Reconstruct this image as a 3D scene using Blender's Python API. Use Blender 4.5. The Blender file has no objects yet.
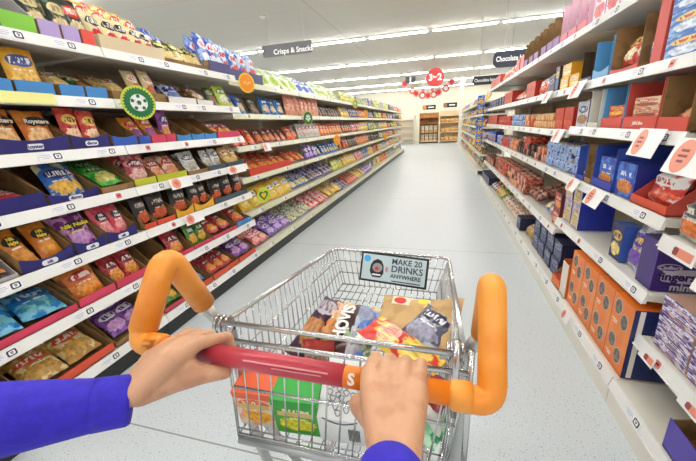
import bpy, math, random
from mathutils import Vector, Matrix, Euler
random.seed(7)
C = bpy.context.scene.collection
PI = math.pi
ORD = ['zeroth', 'first', 'second', 'third', 'fourth', 'fifth', 'sixth', 'seventh', 'eighth', 'ninth', 'tenth', 'eleventh', 'twelfth']
def nth(i): return ORD[i] if i < len(ORD) else '%d%s' % (i, 'st' if i % 10 == 1 and i != 11 else 'nd' if i % 10 == 2 else 'rd' if i % 10 == 3 else 'th')

# ------------------------------------------------------------------ camera, world, exposure
cam_d = bpy.data.cameras.new('camera')
cam_o = bpy.data.objects.new('camera', cam_d)
C.objects.link(cam_o)
cam_d.sensor_fit = 'HORIZONTAL'
cam_d.sensor_width = 36.0
cam_d.lens = 332.16 / 696 * 36.0
cam_d.clip_start = 0.02
cam_d.clip_end = 200
R = Matrix(((0.9631, -0.0342, 0.2670), (0.2646, 0.3032, -0.9155), (-0.0497, 0.9523, 0.3010)))
cam_o.matrix_world = Matrix.Translation((0, 0, 1.35)) @ R.to_4x4()
S = bpy.context.scene
S.camera = cam_o
W = bpy.data.worlds.new('store_world')
S.world = W
W.use_nodes = True
W.node_tree.nodes['Background'].inputs[0].default_value = (0.97, 0.985, 1.0, 1)
W.node_tree.nodes['Background'].inputs[1].default_value = 0.8
S.view_settings.view_transform = 'Standard'
S.view_settings.look = 'None'
S.view_settings.gamma = 1
S.view_settings.exposure = 0.0
LAMP_STRENGTH = 74.0
S.cycles.max_bounces = 8
S.cycles.diffuse_bounces = 4
S.cycles.sample_clamp_indirect = 8

# ------------------------------------------------------------------ materials
def lin(c):
    r = []
    for v in c[:3]:
        v = v / 255.0
        r.append(v / 12.92 if v <= 0.04045 else ((v + 0.055) / 1.055) ** 2.4)
    return (r[0], r[1], r[2], 1.0)

MATS = {}
def M(name, col, rough=0.5, metal=0.0, spec=0.5, emit=0.0):
    if name in MATS:
        return MATS[name]
    m = bpy.data.materials.new(name)
    m.use_nodes = True
    b = m.node_tree.nodes['Principled BSDF']
    b.inputs['Base Color'].default_value = lin(col)
    b.inputs['Roughness'].default_value = rough
    b.inputs['Metallic'].default_value = metal
    b.inputs['Specular IOR Level'].default_value = spec
    if emit:
        b.inputs['Emission Color'].default_value = lin(col)
        b.inputs['Emission Strength'].default_value = emit
    MATS[name] = m
    return m

class NB:
    """tiny node helper"""
    def __init__(s, nt): s.nt = nt
    def n(s, t, **kw):
        x = s.nt.nodes.new(t)
        for k, v in kw.items(): setattr(x, k, v)
        return x
    def put(s, v, sock):
        if hasattr(v, 'is_linked') or isinstance(v, bpy.types.NodeSocket): s.nt.links.new(v, sock)
        else: sock.default_value = v
    def m(s, op, a, b=0.0, c=0.0):
        x = s.n('ShaderNodeMath', operation=op)
        s.put(a, x.inputs[0]); s.put(b, x.inputs[1]); s.put(c, x.inputs[2])
        return x.outputs[0]
    def mix(s, f, a, b):
        x = s.n('ShaderNodeMix', data_type='RGBA')
        s.put(f, x.inputs[0]); s.put(a, x.inputs[6]); s.put(b, x.inputs[7])
        return x.outputs[2]
    def noise(s, vec, scale, detail=2.0, w=None):
        x = s.n('ShaderNodeTexNoise')
        s.put(vec, x.inputs['Vector']); x.inputs['Scale'].default_value = scale; x.inputs['Detail'].default_value = detail
        return x.outputs[0]
    def step(s, v, lo, hi):
        x = s.n('ShaderNodeMapRange', interpolation_type='SMOOTHSTEP')
        s.put(v, x.inputs[0]); x.inputs[1].default_value = lo; x.inputs[2].default_value = hi
        return x.outputs[0]

def print_group():
    g = bpy.data.node_groups.new('PackPrint', 'ShaderNodeTree')
    I = g.interface
    for nm in ('Base', 'Second', 'Plate', 'Letter', 'Picture'):
        I.new_socket(nm, in_out='INPUT', socket_type='NodeSocketColor')
    for nm in ('Seed', 'Blotch', 'PlateOn', 'PicOn'):
        I.new_socket(nm, in_out='INPUT', socket_type='NodeSocketFloat')
    I.new_socket('Color', in_out='OUTPUT', socket_type='NodeSocketColor')
    h = NB(g)
    gi = h.n('NodeGroupInput'); go = h.n('NodeGroupOutput')
    uv = h.n('ShaderNodeUVMap').outputs[0]
    sep = h.n('ShaderNodeSeparateXYZ'); g.links.new(uv, sep.inputs[0])
    u, v = sep.outputs[0], sep.outputs[1]
    off = h.n('ShaderNodeVectorMath', operation='ADD')
    cmb = h.n('ShaderNodeCombineXYZ')
    oi = h.n('ShaderNodeObjectInfo')
    sd = h.m('ADD', gi.outputs['Seed'], h.m('MULTIPLY', h.m('FLOOR', h.m('MULTIPLY', oi.outputs['Random'], 5.0)), 3.1))
    for i in range(3): g.links.new(sd, cmb.inputs[i])
    g.links.new(uv, off.inputs[0]); g.links.new(cmb.outputs[0], off.inputs[1])
    p = off.outputs[0]
    n1 = h.noise(p, 4.0, 3.0)
    f1 = h.m('MULTIPLY', h.step(n1, 0.47, 0.56), gi.outputs['Blotch'])
    col = h.mix(f1, gi.outputs['Base'], gi.outputs['Second'])
    # picture of the food, lower half
    dx = h.m('DIVIDE', h.m('SUBTRACT', u, 0.5), 0.42)
    dy = h.m('DIVIDE', h.m('SUBTRACT', v, 0.3), 0.2)
    d2 = h.m('ADD', h.m('MULTIPLY', dx, dx), h.m('MULTIPLY', dy, dy))
    d2 = h.m('ADD', d2, h.m('MULTIPLY', h.m('SUBTRACT', h.noise(p, 7.0), 0.5), 1.6))
    fp = h.m('MULTIPLY', h.step(d2, 1.05, 0.9), gi.outputs['PicOn'])
    vo = h.n('ShaderNodeTexVoronoi'); g.links.new(p, vo.inputs['Vector']); vo.inputs['Scale'].default_value = 9.0
    hs = h.n('ShaderNodeHueSaturation'); g.links.new(gi.outputs['Picture'], hs.inputs['Color'])
    g.links.new(h.m('ADD', h.m('MULTIPLY', vo.outputs['Distance'], 0.9), 0.55), hs.inputs['Value'])
    col = h.mix(fp, col, hs.outputs[0])
    # name plate with strokes of lettering
    ex = h.m('DIVIDE', h.m('SUBTRACT', u, 0.5), 0.4)
    ey = h.m('DIVIDE', h.m('SUBTRACT', v, 0.68), 0.14)
    e2 = h.m('ADD', h.m('MULTIPLY', ex, ex), h.m('MULTIPLY', ey, ey))
    fl = h.m('MULTIPLY', h.step(e2, 1.04, 0.96), gi.outputs['PlateOn'])
    col = h.mix(fl, col, gi.outputs['Plate'])
    mp = h.n('ShaderNodeMapping'); g.links.new(p, mp.inputs['Vector']); mp.inputs['Scale'].default_value = (17, 7, 1)
    st = h.step(h.noise(mp.outputs[0], 1.0, 0.0), 0.46, 0.5)
    bx = h.m('MULTIPLY', h.m('LESS_THAN', h.m('ABSOLUTE', ex), 0.78), h.m('LESS_THAN', h.m('ABSOLUTE', ey), 0.5))
    col = h.mix(h.m('MULTIPLY', h.m('MULTIPLY', st, bx), gi.outputs['PlateOn']), col, gi.outputs['Letter'])
    # small print line
    b2 = h.m('MULTIPLY', h.m('LESS_THAN', h.m('ABSOLUTE', h.m('SUBTRACT', v, 0.48)), 0.02), h.m('LESS_THAN', h.m('ABSOLUTE', ex), 0.7))
    col = h.mix(h.m('MULTIPLY', b2, st), col, gi.outputs['Letter'])
    g.links.new(col, go.inputs[0])
    return g
PG = print_group()

def PM(name, base, second, plate=(20, 20, 20), letter=(255, 255, 255), pic=(230, 170, 60), blotch=0.8, plate_on=1.0, pic_on=1.0, rough=0.32, crumple=0.35):
    if name in MATS: return MATS[name]
    m = bpy.data.materials.new(name); m.use_nodes = True
    nt = m.node_tree; b = nt.nodes['Principled BSDF']
    g = nt.nodes.new('ShaderNodeGroup'); g.node_tree = PG
    for k, c in (('Base', base), ('Second', second), ('Plate', plate), ('Letter', letter), ('Picture', pic)):
        g.inputs[k].default_value = lin(c)
    g.inputs['Seed'].default_value = (sum(ord(x) * (i + 1) for i, x in enumerate(name)) % 97) * 1.37
    g.inputs['Blotch'].default_value = blotch; g.inputs['PlateOn'].default_value = plate_on; g.inputs['PicOn'].default_value = pic_on
    nt.links.new(g.outputs[0], b.inputs['Base Color'])
    b.inputs['Roughness'].default_value = rough
    if crumple:
        h = NB(nt)
        tc = h.n('ShaderNodeTexCoord')
        nz = h.noise(tc.outputs['Object'], 28.0, 2.0)
        bp = h.n('ShaderNodeBump'); bp.inputs['Strength'].default_value = crumple; bp.inputs['Distance'].default_value = 0.012
        nt.links.new(nz, bp.inputs['Height']); nt.links.new(bp.outputs[0], b.inputs['Normal'])
    MATS[name] = m
    return m

def noisy(name, c1, c2, scale, lo=0.45, hi=0.6, rough=0.5, detail=3.0, bump=0.0, metal=0.0):
    if name in MATS: return MATS[name]
    m = bpy.data.materials.new(name); m.use_nodes = True
    nt = m.node_tree; b = nt.nodes['Principled BSDF']; h = NB(nt)
    tc = h.n('ShaderNodeTexCoord')
    nz = h.noise(tc.outputs['Object'], scale, detail)
    nt.links.new(h.mix(h.step(nz, lo, hi), lin(c1), lin(c2)), b.inputs['Base Color'])
    b.inputs['Roughness'].default_value = rough; b.inputs['Metallic'].default_value = metal
    if bump:
        bp = h.n('ShaderNodeBump'); bp.inputs['Strength'].default_value = bump; bp.inputs['Distance'].default_value = 0.01
        nt.links.new(nz, bp.inputs['Height']); nt.links.new(bp.outputs[0], b.inputs['Normal'])
    MATS[name] = m
    return m

m_white = M('shelf_white', (238, 234, 222), 0.35)
m_lip = M('price_rail_white', (246, 245, 240), 0.28)
m_lipg = M('price_rail_cream', (226, 226, 196), 0.35)
m_back = M('gondola_back', (196, 186, 160), 0.6)
m_kick = M('kick_plate_black', (38, 38, 36), 0.4)
m_black = M('black', (16, 16, 18), 0.4)
m_navyc = M('tray_navy', (38, 36, 104), 0.45)
m_kraft = noisy('cardboard', (150, 116, 72), (128, 98, 58), 14, rough=0.8)
m_chrome = M('chrome', (205, 205, 205), 0.22, 1.0)
m_steel = M('brushed_steel', (190, 190, 188), 0.38, 1.0)

# ------------------------------------------------------------------ mesh builder
class MB:
    def __init__(s): s.v = []; s.f = []; s.m = []; s.uv = []
    def add(s, vs, fs, mat=0, uvs=None):
        o = len(s.v); s.v += [tuple(x) for x in vs]
        for i, f in enumerate(fs):
            s.f.append([o + k for k in f]); s.m.append(mat if not isinstance(mat, (list, tuple)) else mat[i])
            s.uv.append(uvs[i] if uvs else [(0.5, 0.5)] * len(f))
        return s
    def box(s, c, d, mat=0, T=None, mats=None):
        """mats: list of 6 (front -y, back +y, left -x, right +x, bottom, top)"""
        x, y, z = d[0] / 2, d[1] / 2, d[2] / 2
        vs = [Vector((sx * x, sy * y, sz * z)) + Vector(c) for sz in (-1, 1) for sy in (-1, 1) for sx in (-1, 1)]
        if T is not None: vs = [T @ q for q in vs]
        fs = [(0, 1, 5, 4), (3, 2, 6, 7), (2, 0, 4, 6), (1, 3, 7, 5), (2, 3, 1, 0), (4, 5, 7, 6)]
        uq = [(0, 0), (1, 0), (1, 1), (0, 1)]
        return s.add(vs, fs, mats or mat, [uq] * 6)
    def tube(s, path, r, n=8, mat=0, closed=False, caps=True):
        P = [Vector(p) for p in path]; k = len(P); rr = r if isinstance(r, (list, tuple)) else [r] * k
        vs = []; up = None
        for i in range(k):
            a = P[i - 1] if (i > 0 or closed) else P[i]; b = P[(i + 1) % k] if (i < k - 1 or closed) else P[i]
            t = (b - a).normalized()
            if up is None:
                up = Vector((0, 0, 1)) if abs(t.z) < 0.9 else Vector((1, 0, 0))
            x = t.cross(up)
            if x.length < 1e-4: x = t.cross(Vector((0.3, 1, 0.2)))
            x.normalize(); y = x.cross(t).normalized(); up = y
            for j in range(n):
                q = 2 * PI * j / n
                vs.append(P[i] + (x * math.cos(q) + y * math.sin(q)) * rr[i])
        fs = []
        for i in range(k if closed else k - 1):
            for j in range(n):
                a, b = i * n, ((i + 1) % k) * n
                fs.append((a + j, a + (j + 1) % n, b + (j + 1) % n, b + j))
        if caps and not closed:
            fs.append(tuple(range(n))[::-1]); fs.append(tuple((k - 1) * n + j for j in range(n)))
        return s.add(vs, fs, mat)
    def prism(s, pts, h, mat=0, T=None):
        """pts polygon in xz, thickness h along y from 0 (front) to h"""
        n = len(pts)
        vs = [Vector((p[0], 0, p[1])) for p in pts] + [Vector((p[0], h, p[1])) for p in pts]
        if T is not None: vs = [T @ q for q in vs]
        xs = [p[0] for p in pts]; zs = [p[1] for p in pts]
        x0, z0 = min(xs), min(zs); dx = (max(xs) - x0) or 1; dz = (max(zs) - z0) or 1
        u = [((p[0] - x0) / dx, (p[1] - z0) / dz) for p in pts]
        fs = [tuple(range(n)), tuple(range(2 * n - 1, n - 1, -1))]; uvs = [u, u[::-1]]
        for i in range(n):
            j = (i + 1) % n
            fs.append((j, i, n + i, n + j)); uvs.append([(0.5, 0.02)] * 4)
        return s.add(vs, fs, mat, uvs)
    def data(s, name, mats, smooth=False):
        me = bpy.data.meshes.new(name)
        me.from_pydata(s.v, [], s.f)
        for m in mats: me.materials.append(m)
        ul = me.uv_layers.new(name='UVMap')
        k = 0
        for p, mi, uv in zip(me.polygons, s.m, s.uv):
            p.material_index = mi; p.use_smooth = smooth
            for q in uv: ul.data[k].uv = q; k += 1
        me.update()
        return me
    def build(s, name, mats, parent=None, smooth=False):
        if not isinstance(mats, (list, tuple)): mats = [mats]
        return link(name, s.data(name, mats, smooth), parent)

def link(name, me, parent=None):
    o = bpy.data.objects.new(name, me); C.objects.link(o)
    if parent: o.parent = parent
    return o
def tag(o, label=None, cat=None, group=None, kind=None):
    if label: o['label'] = label
    if cat: o['category'] = cat
    if group: o['group'] = group
    if kind: o['kind'] = kind
    return o
def empty(name, loc=(0, 0, 0), rz=0.0):
    o = bpy.data.objects.new(name, None); C.objects.link(o)
    o.location = loc; o.rotation_euler = (0, 0, rz); o.empty_display_size = 0.05
    return o
def kids(o): return [c for c in ALLKIDS.get(o.name, [])]
def copy_tree(o, parent=None):
    c = o.copy(); C.objects.link(c)
    if parent is not None: c.parent = parent
    for ch in o.children: copy_tree(ch, c)
    return c
def ell(rx, rz, n=24, cx=0, cz=0): return [(cx + rx * math.cos(2 * PI * i / n), cz + rz * math.sin(2 * PI * i / n)) for i in range(n)]
def rrect(w, h, r, n=4, cx=0, cz=0):
    p = []
    for sx, sz, a0 in ((1, 1, 0), (-1, 1, 90), (-1, -1, 180), (1, -1, 270)):
        for i in range(n + 1):
            a = math.radians(a0 + 90 * i / n)
            p.append((cx + sx * (w / 2 - r) + r * math.cos(a), cz + sz * (h / 2 - r) + r * math.sin(a)))
    return p
TXT = {}
def text_mesh(s, size, depth=0.0006, bold=0.0, align='CENTER', shear=0.0, squeeze=1.0):
    k = (s, size, depth, bold, align, shear, squeeze)
    if k in TXT: return TXT[k]
    cu = bpy.data.curves.new('lettering', 'FONT'); cu.body = s; cu.size = size; cu.extrude = depth; cu.offset = bold
    cu.align_x = align; cu.align_y = 'CENTER'; cu.shear = shear; cu.resolution_u = 3
    o = bpy.data.objects.new('lettering', cu); C.objects.link(o)
    dg = bpy.context.evaluated_depsgraph_get()
    me = bpy.data.meshes.new_from_object(o.evaluated_get(dg))
    bpy.data.objects.remove(o); bpy.data.curves.remove(cu)
    # stand the text up: local x right, z up, facing -y
    me.transform(Matrix.Scale(squeeze, 4, (1, 0, 0)) if squeeze != 1 else Matrix.Identity(4))
    me.transform(Matrix.Rotation(PI / 2, 4, 'X'))
    TXT[k] = me
    return me
def text(name, s, size, mat, parent, loc, rot=(0, 0, 0), **kw):
    src = text_mesh(s, size, **kw); me = src.copy(); me.materials.clear(); me.materials.append(mat)
    o = link(name, me, parent); o.location = loc; o.rotation_euler = rot
    return o

# ------------------------------------------------------------------ room shell
def floor_mat():
    m = bpy.data.materials.new('speckled_vinyl'); m.use_nodes = True
    nt = m.node_tree; b = nt.nodes['Principled BSDF']; h = NB(nt)
    g = h.n('ShaderNodeNewGeometry').outputs['Position']
    vo = h.n('ShaderNodeTexVoronoi'); nt.links.new(g, vo.inputs['Vector']); vo.inputs['Scale'].default_value = 75.0
    sp = h.step(vo.outputs['Distance'], 0.26, 0.16)
    pick = h.step(vo.outputs['Color'], 0.5, 0.62)
    n2 = h.noise(g, 160.0, 2.0)
    col = h.mix(h.step(n2, 0.4, 0.62), lin((206, 213, 217)), lin((219, 226, 229)))
    col = h.mix(h.m('MULTIPLY', h.m('MULTIPLY', sp, pick), 0.65), col, lin((136, 138, 136)))
    # seams between the vinyl sheets
    sep = h.n('ShaderNodeSeparateXYZ'); nt.links.new(g, sep.inputs[0])
    fy = h.m('ABSOLUTE', h.m('SUBTRACT', h.m('MODULO', h.m('ADD', sep.outputs[1], 0.37), 2.6), 1.3))
    col = h.mix(h.m('MULTIPLY', h.m('LESS_THAN', fy, 0.004), 0.7), col, lin((120, 118, 108)))
    nt.links.new(col, b.inputs['Base Color'])
    b.inputs['Roughness'].default_value = 0.34
    b.inputs['Specular IOR Level'].default_value = 0.42
    return m
tag(MB().box((0, 11, -0.05), (26, 32, 0.1)).build('floor', floor_mat()), kind='structure')
def ceil_mat():
    m = bpy.data.materials.new('ceiling_panel'); m.use_nodes = True
    nt = m.node_tree; b = nt.nodes['Principled BSDF']; h = NB(nt)
    g = h.n('ShaderNodeNewGeometry').outputs['Position']
    sep = h.n('ShaderNodeSeparateXYZ'); nt.links.new(g, sep.inputs[0])
    fy = h.m('ABSOLUTE', h.m('SUBTRACT', h.m('MODULO', h.m('ADD', sep.outputs[1], 0.0), 1.25), 0.625))
    fx = h.m('ABSOLUTE', h.m('SUBTRACT', h.m('MODULO', h.m('ADD', sep.outputs[0], 60.0), 5.0), 2.5))
    f = h.m('MAXIMUM', h.m('LESS_THAN', fy, 0.006), h.m('LESS_THAN', fx, 0.012))
    col = h.mix(h.m('MULTIPLY', f, 0.5), lin((214, 209, 198)), lin((160, 155, 142)))
    nt.links.new(col, b.inputs['Base Color']); b.inputs['Roughness'].default_value = 0.55
    return m
tag(MB().box((0, 11, 3.56), (26, 32, 0.1)).build('ceiling', ceil_mat()), kind='structure')
tag(MB().box((0, 26.0, 1.75), (26, 0.2, 3.7)).build('wall_back', M('wall_cream', (226, 220, 200), 0.7)), kind='structure')
tag(MB().box((0.92, 21.0, 1.75), (0.22, 0.22, 3.5)).build('column', M('column_white', (240, 238, 230), 0.5)), kind='structure')

# ceiling lights: long rows of slim fittings across the aisle
m_tube = M('tube_light', (252, 250, 246), 0.4, emit=LAMP_STRENGTH)
m_house = M('light_housing', (225, 222, 214), 0.5)
lp = empty('ceiling_light', (0, 0, 3.5))
MB().box((0, 0, 0.0), (1.52, 0.14, 0.03)).build('housing', m_house, lp)
MB().box((0, 0, -0.022), (1.46, 0.05, 0.024)).build('tube', m_tube, lp)
tag(lp, 'slim white strip light in the long rows across the ceiling', 'ceiling light', 'strip lights across the ceiling')
ROWS = ['first', 'second', 'third', 'fourth', 'last']
LROW = {-2.6: 'slim strip light in the ceiling row behind the trolley', 1.2: 'slim strip light in the ceiling row above the trolley', 4.8: 'slim strip light in the ceiling row just past the trolley'}
for i, ry in enumerate((9.56, 13.3, 17.1, 20.8, 24.3)): LROW[ry] = ROWS[i]
first = True
for ry in (-2.6, 1.2, 4.8, 9.56, 13.3, 17.1, 20.8, 24.3):
    for k in range(8):
        x = -6.0 + k * 1.6
        o = lp if first else copy_tree(lp)
        first = False
        o.location = (x, ry, 3.5)
        o['label'] = '%s, %s from the left' % (LROW[ry], nth(k + 1)) if ry < 5 else 'slim strip light, %s from the left in the %s ceiling row ahead' % (nth(k + 1), LROW[ry])
        o['group'] = 'strip lights across the ceiling'
sm = empty('smoke_detector', (-3.55, 6.9, 3.51))
MB().tube([(0, 0, 0), (0, 0, -0.02), (0, 0, -0.021), (0, 0, -0.05)], [0.06, 0.06, 0.045, 0.035], 16).build('casing', m_house, sm, True)
tag(sm, 'small round white smoke detector on the ceiling above the left shelves', 'smoke detector')

# ------------------------------------------------------------------ gondola shelving
def shelf_data(w, d, lipm):
    b = MB()
    b.box((w / 2, d / 2, -0.018), (w - 0.006, d, 0.03), 0)
    for x in (0.004, w - 0.004):          # end brackets, deep at the back
        T = Matrix.Translation((x, 0, 0)) @ Matrix.Rotation(PI / 2, 4, 'Z')
        b.prism([(0.005, -0.033), (d, -0.033), (d, -0.052), (0.08, -0.040)], 0.003, 0, T)
    return b.data('shelf', [m_white])
def rail_data(w, lipm):
    b = MB()
    T = Matrix.Translation((0, -0.012, 0))
    b.add([(0.003, -0.004, 0.004), (w - 0.003, -0.004, 0.004), (w - 0.003, -0.016, -0.046), (0.003, -0.016, -0.046),
           (0.003, 0.004, 0.004), (w - 0.003, 0.004, 0.004), (w - 0.003, 0.0, -0.046), (0.003, 0.0, -0.046)],
          [(3, 2, 1, 0), (4, 5, 6, 7), (0, 1, 5, 4), (2, 3, 7, 6), (1, 2, 6, 5), (3, 0, 4, 7)], 0)
    b.box((w / 2, -0.0175, -0.045), (w - 0.006, 0.004, 0.006), 0)
    return b.data('price_rail', [lipm])
m_tick = M('ticket_white', (250, 250, 250), 0.5)
m_tickb = M('ticket_black', (46, 44, 60), 0.5)
m_tickg = M('ticket_grey', (190, 190, 215), 0.5)
m_tickr = M('ticket_red', (232, 128, 112), 0.5)
def ticket_data(kind):
    b = MB()
    if kind == 'boxed':
        b.box((0, 0, 0), (0.11, 0.0012, 0.036), 0)
        b.prism(rrect(0.036, 0.028, 0.006, 3, 0.03, 0), 0.0006, 1, Matrix.Translation((0, -0.0014, 0)))
        b.prism(rrect(0.024, 0.018, 0.004, 3, 0.03, 0), 0.0004, 0, Matrix.Translation((0, -0.002, 0)))
        for i, wd in enumerate((0.012, 0.008)):
            b.box((0.03, -0.0022, 0.003 - i * 0.006), (wd, 0.0004, 0.004), 1)
        for i, wd in enumerate((0.045, 0.05, 0.03)):
            b.box((-0.025, -0.0009, 0.009 - i * 0.008), (wd, 0.0006, 0.0025), 2)
    else:
        b.box((0, 0, 0), (0.075, 0.0012, 0.036), 0)
        b.prism(rrect(0.034, 0.03, 0.008, 3, 0.016, 0), 0.0006, 3, Matrix.Translation((0, -0.0014, 0)))
        b.box((0.016, -0.0018, 0.0), (0.018, 0.0004, 0.008), 1)
    return b.data('price_ticket', [m_tick, m_tickb, m_tickg, m_tickr])
TICK = {'boxed': ticket_data('boxed'), 'offer': ticket_data('offer')}
CACHE = {}
def cached(key, fn):
    if key not in CACHE: CACHE[key] = fn()
    return CACHE[key]

def gondola(side, y0, y1, face, back, levels, base_face, label, lipm=m_lip, base_z=0.165, tick=0.29, top=None, offer=()):
    """levels: shelf-top heights.  local frame: front looks to -y, x runs along the bay"""
    w = y1 - y0
    org = (face, y0 if side == 'L' else y1, 0)
    root = empty('shelving_bay', org, PI / 2 if side == 'L' else -PI / 2)
    tag(root, label, 'supermarket shelving', 'shelving bays along the aisle')
    d = abs(back - face); bd = d + abs(face - base_face); by = -abs(face - base_face)
    top = top or levels[0] + 0.02
    link('back_panel', cached(('bp', w, top, d), lambda: MB().box((w / 2, d + 0.015, top / 2), (w, 0.03, top - 0.01), 0).data('back_panel', [m_back])), root)
    for x in (0.02, w - 0.02):
        o = link('upright', cached(('up', top, d), lambda: MB().box((0, d - 0.012, top / 2), (0.03, 0.024, top - 0.01), 0).data('upright', [m_white])), root)
        o.location = (x, 0, 0)
    sd = cached(('sh', w, d), lambda: shelf_data(w, d, lipm)); rd = cached(('rl', w, lipm.name), lambda: rail_data(w, lipm))
    for li, z in enumerate(levels):
        s = link('shelf', sd, root); s.location = (0, 0, z)
        link('price_rail', rd, s)
        if tick:
            n = max(1, int(w / tick)); rr = random.Random(int(y0 * 100) + li)
            for i in range(n):
                t = link('price_ticket', TICK['offer' if (li in offer or rr.random() < 0.2) else 'boxed'], s)
                t.location = ((i + 0.3 + 0.4 * rr.random()) * w / n, -0.0125, -0.021)
                t.rotation_euler = (math.radians(-13.5), 0, 0)
    bs = link('base_shelf', cached(('bs', w, bd), lambda: MB().box((w / 2, bd / 2, -0.025), (w - 0.004, bd, 0.04), 0).data('base_shelf', [m_white])), root)
    bs.location = (0, by, base_z)
    link('price_rail', cached(('brl', w, lipm.name), lambda: rail_data(w, lipm)), bs)
    if tick:
        n = max(1, int(w / tick)); rr = random.Random(int(y0 * 77))
        for i in range(n):
            t = link('price_ticket', TICK['boxed'], bs); t.location = ((i + 0.3 + 0.4 * rr.random()) * w / n, -0.0125, -0.021); t.rotation_euler = (math.radians(-13.5), 0, 0)
    kh = base_z - 0.05
    if side == 'L':
        k = link('kick_plate', cached(('kp', w), lambda: MB().box((w / 2, 0.0, kh / 2), (w - 0.004, 0.02, kh), 0).data('kick_plate', [m_kick])), root)
        k.location = (0, by + 0.02, 0.001)
    else:
        k = link('kick_plate', cached(('kpr', w), lambda: MB().box((w / 2, 0.0, kh / 2), (w - 0.004, 0.02, kh), 0).data('kick_plate', [m_white])), root)
        k.location = (0, by, 0.001)
    return root

LZ = [1.815, 1.555, 1.30, 1.052, 0.775, 0.497]      # left bays beside the trolley
FZ = [1.80, 1.505, 1.205, 0.90, 0.55]               # bays further up the aisle
LX, LB, FX = -1.80, -2.32, -1.88
BAYW = ['first', 'second', 'third', 'fourth', 'fifth', 'sixth', 'seventh', 'eighth', 'ninth', 'tenth', 'eleventh', 'twelfth', 'thirteenth']
LY = [0.335, 1.585, 2.835]
for i, y in enumerate(LY[:2]):
    gondola('L', y, y + 1.25, LX, LB, LZ, LX, 'white shelving bay of crisps and snacks, %s bay on the left of the aisle' % nth(i + 1), top=1.84)
LFY = []
y = 2.835
i = 2
while y < 16.5:
    gondola('L', y, y + 1.25, FX, LB, FZ, LX, 'white shelving bay of snacks, %s bay on the left of the aisle' % nth(i + 1), m_lipg, tick=0.42 if y < 8 else 0)
    LFY.append(y); y += 1.25; i += 1
RZ = [1.885, 1.54, 1.262, 0.93, 0.595]
RZ2 = [1.885, 1.53, 1.235, 0.93, 0.50]
NZ = [1.885, 1.54, 1.235, 0.87, 0.40]
RX, RB, RBX = 0.87, 1.40, 0.815
gondola('R', 0.31, 1.56, RX, RB, NZ, RBX, 'white shelving bay of biscuits, first bay on the right of the aisle', base_z=0.15, offer=(1, 2, 3, 4))
gondola('R', 1.56, 2.81, RX, RB, RZ, RBX, 'white shelving bay of biscuits, second bay on the right of the aisle', base_z=0.15)
RFY = []
y = 2.81; i = 2
while y < 7.0:
    gondola('R', y, y + 1.25, RX, RB, RZ2, RBX, 'white shelving bay of biscuits, %s bay on the right of the aisle' % nth(i + 1), base_z=0.15)
    RFY.append(y); y += 1.25; i += 1
y = 8.93
RF2 = []
while y < 19.5:
    gondola('R', y, y + 1.25, RX + 0.02, RB, [1.75, 1.45, 1.15, 0.85, 0.5], RBX + 0.03, 'white shelving bay of packets, %s bay on the right of the aisle' % nth(i + 1), m_lipg, base_z=0.15, tick=0)
    RF2.append(y); y += 1.25; i += 1

# ------------------------------------------------------------------ goods: shapes
def packet(w, h, t, seed=0, nu=8, nv=12, seal=0.055):
    """a filled bag with crimped ends; origin at the bottom edge, front looks to -y"""
    r = random.Random(seed); b = MB()
    def prof(u, v):
        a = max(0.0, 1 - abs(2 * u - 1) ** 2.6); c = min(1, max(0, (v - seal) / 0.2)) * min(1, max(0, (1 - seal - v) / 0.2))
        return (a ** 0.6) * math.sin(c * PI / 2)
    for sgn in (-1, 1):
        vs = []; uvs = {}
        for j in range(nv + 1):
            for i in range(nu + 1):
                u, v = i / nu, j / nv
                p = prof(u, v); x = (u - 0.5) * w * (1 - 0.07 * math.sin(PI * v)); z = v * h
                k = r.uniform(-1, 1) * 0.09 * t if 0 < i < nu and 0 < j < nv else 0
                zz = 0.004 * math.sin(u * 9 + seed) if j in (0, nv) else 0
                y = sgn * (p * t / 2 + 0.0012) + k + zz
                if j in (0, nv) or i in (0, nu): y = zz + sgn * 0.0008
                vs.append((x, y, z))
        fs = []; uv = []
        for j in range(nv):
            for i in range(nu):
                a = j * (nu + 1) + i
                f = [a, a + 1, a + nu + 2, a + nu + 1]; q = [(i / nu, j / nv), ((i + 1) / nu, j / nv), ((i + 1) / nu, (j + 1) / nv), (i / nu, (j + 1) / nv)]
                if sgn == 1: f = f[::-1]; q = q[::-1]
                fs.append(f); uv.append(q)
        b.add(vs, fs, 0, uv)
    return b
def carton(w, d, h):
    """printed box, origin bottom centre of the front face"""
    b = MB(); e = 0.002
    b.box((0, d / 2, h / 2), (w - e, d - e, h), mats=[0, 0, 1, 1, 1, 1])
    return b
def roll(r, l, n=14):
    """wrapped biscuit roll lying with its round end to the front (-y); origin under the front end"""
    b = MB()
    prof = [(0.001, 0.006), (r * 0.55, 0.002), (r * 0.9, 0.004), (r, 0.014), (r, l - 0.014), (r * 0.9, l - 0.004), (0.001, l)]
    vs = []; fs = []; uv = []
    for (q, y) in prof:
        for j in range(n):
            a = 2 * PI * j / n
            vs.append((q * math.cos(a), y, r + q * math.sin(a)))
    for i in range(len(prof) - 1):
        for j in range(n):
            k = (j + 1) % n
            fs.append((i * n + j, i * n + k, (i + 1) * n + k, (i + 1) * n + j))
            if i < 3:
                uv.append([(0.5 + 0.5 * vs[q][0] / r, 0.5 + 0.5 * (vs[q][2] - r) / r) for q in fs[-1]])
            else: uv.append([(j / n, prof[i][1] / l), ((j + 1) / n, prof[i][1] / l), ((j + 1) / n, prof[i + 1][1] / l), (j / n, prof[i + 1][1] / l)])
    return b.add(vs, fs, [1 if i < 2 * n else 0 for i in range(len(fs))], uv)

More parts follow.
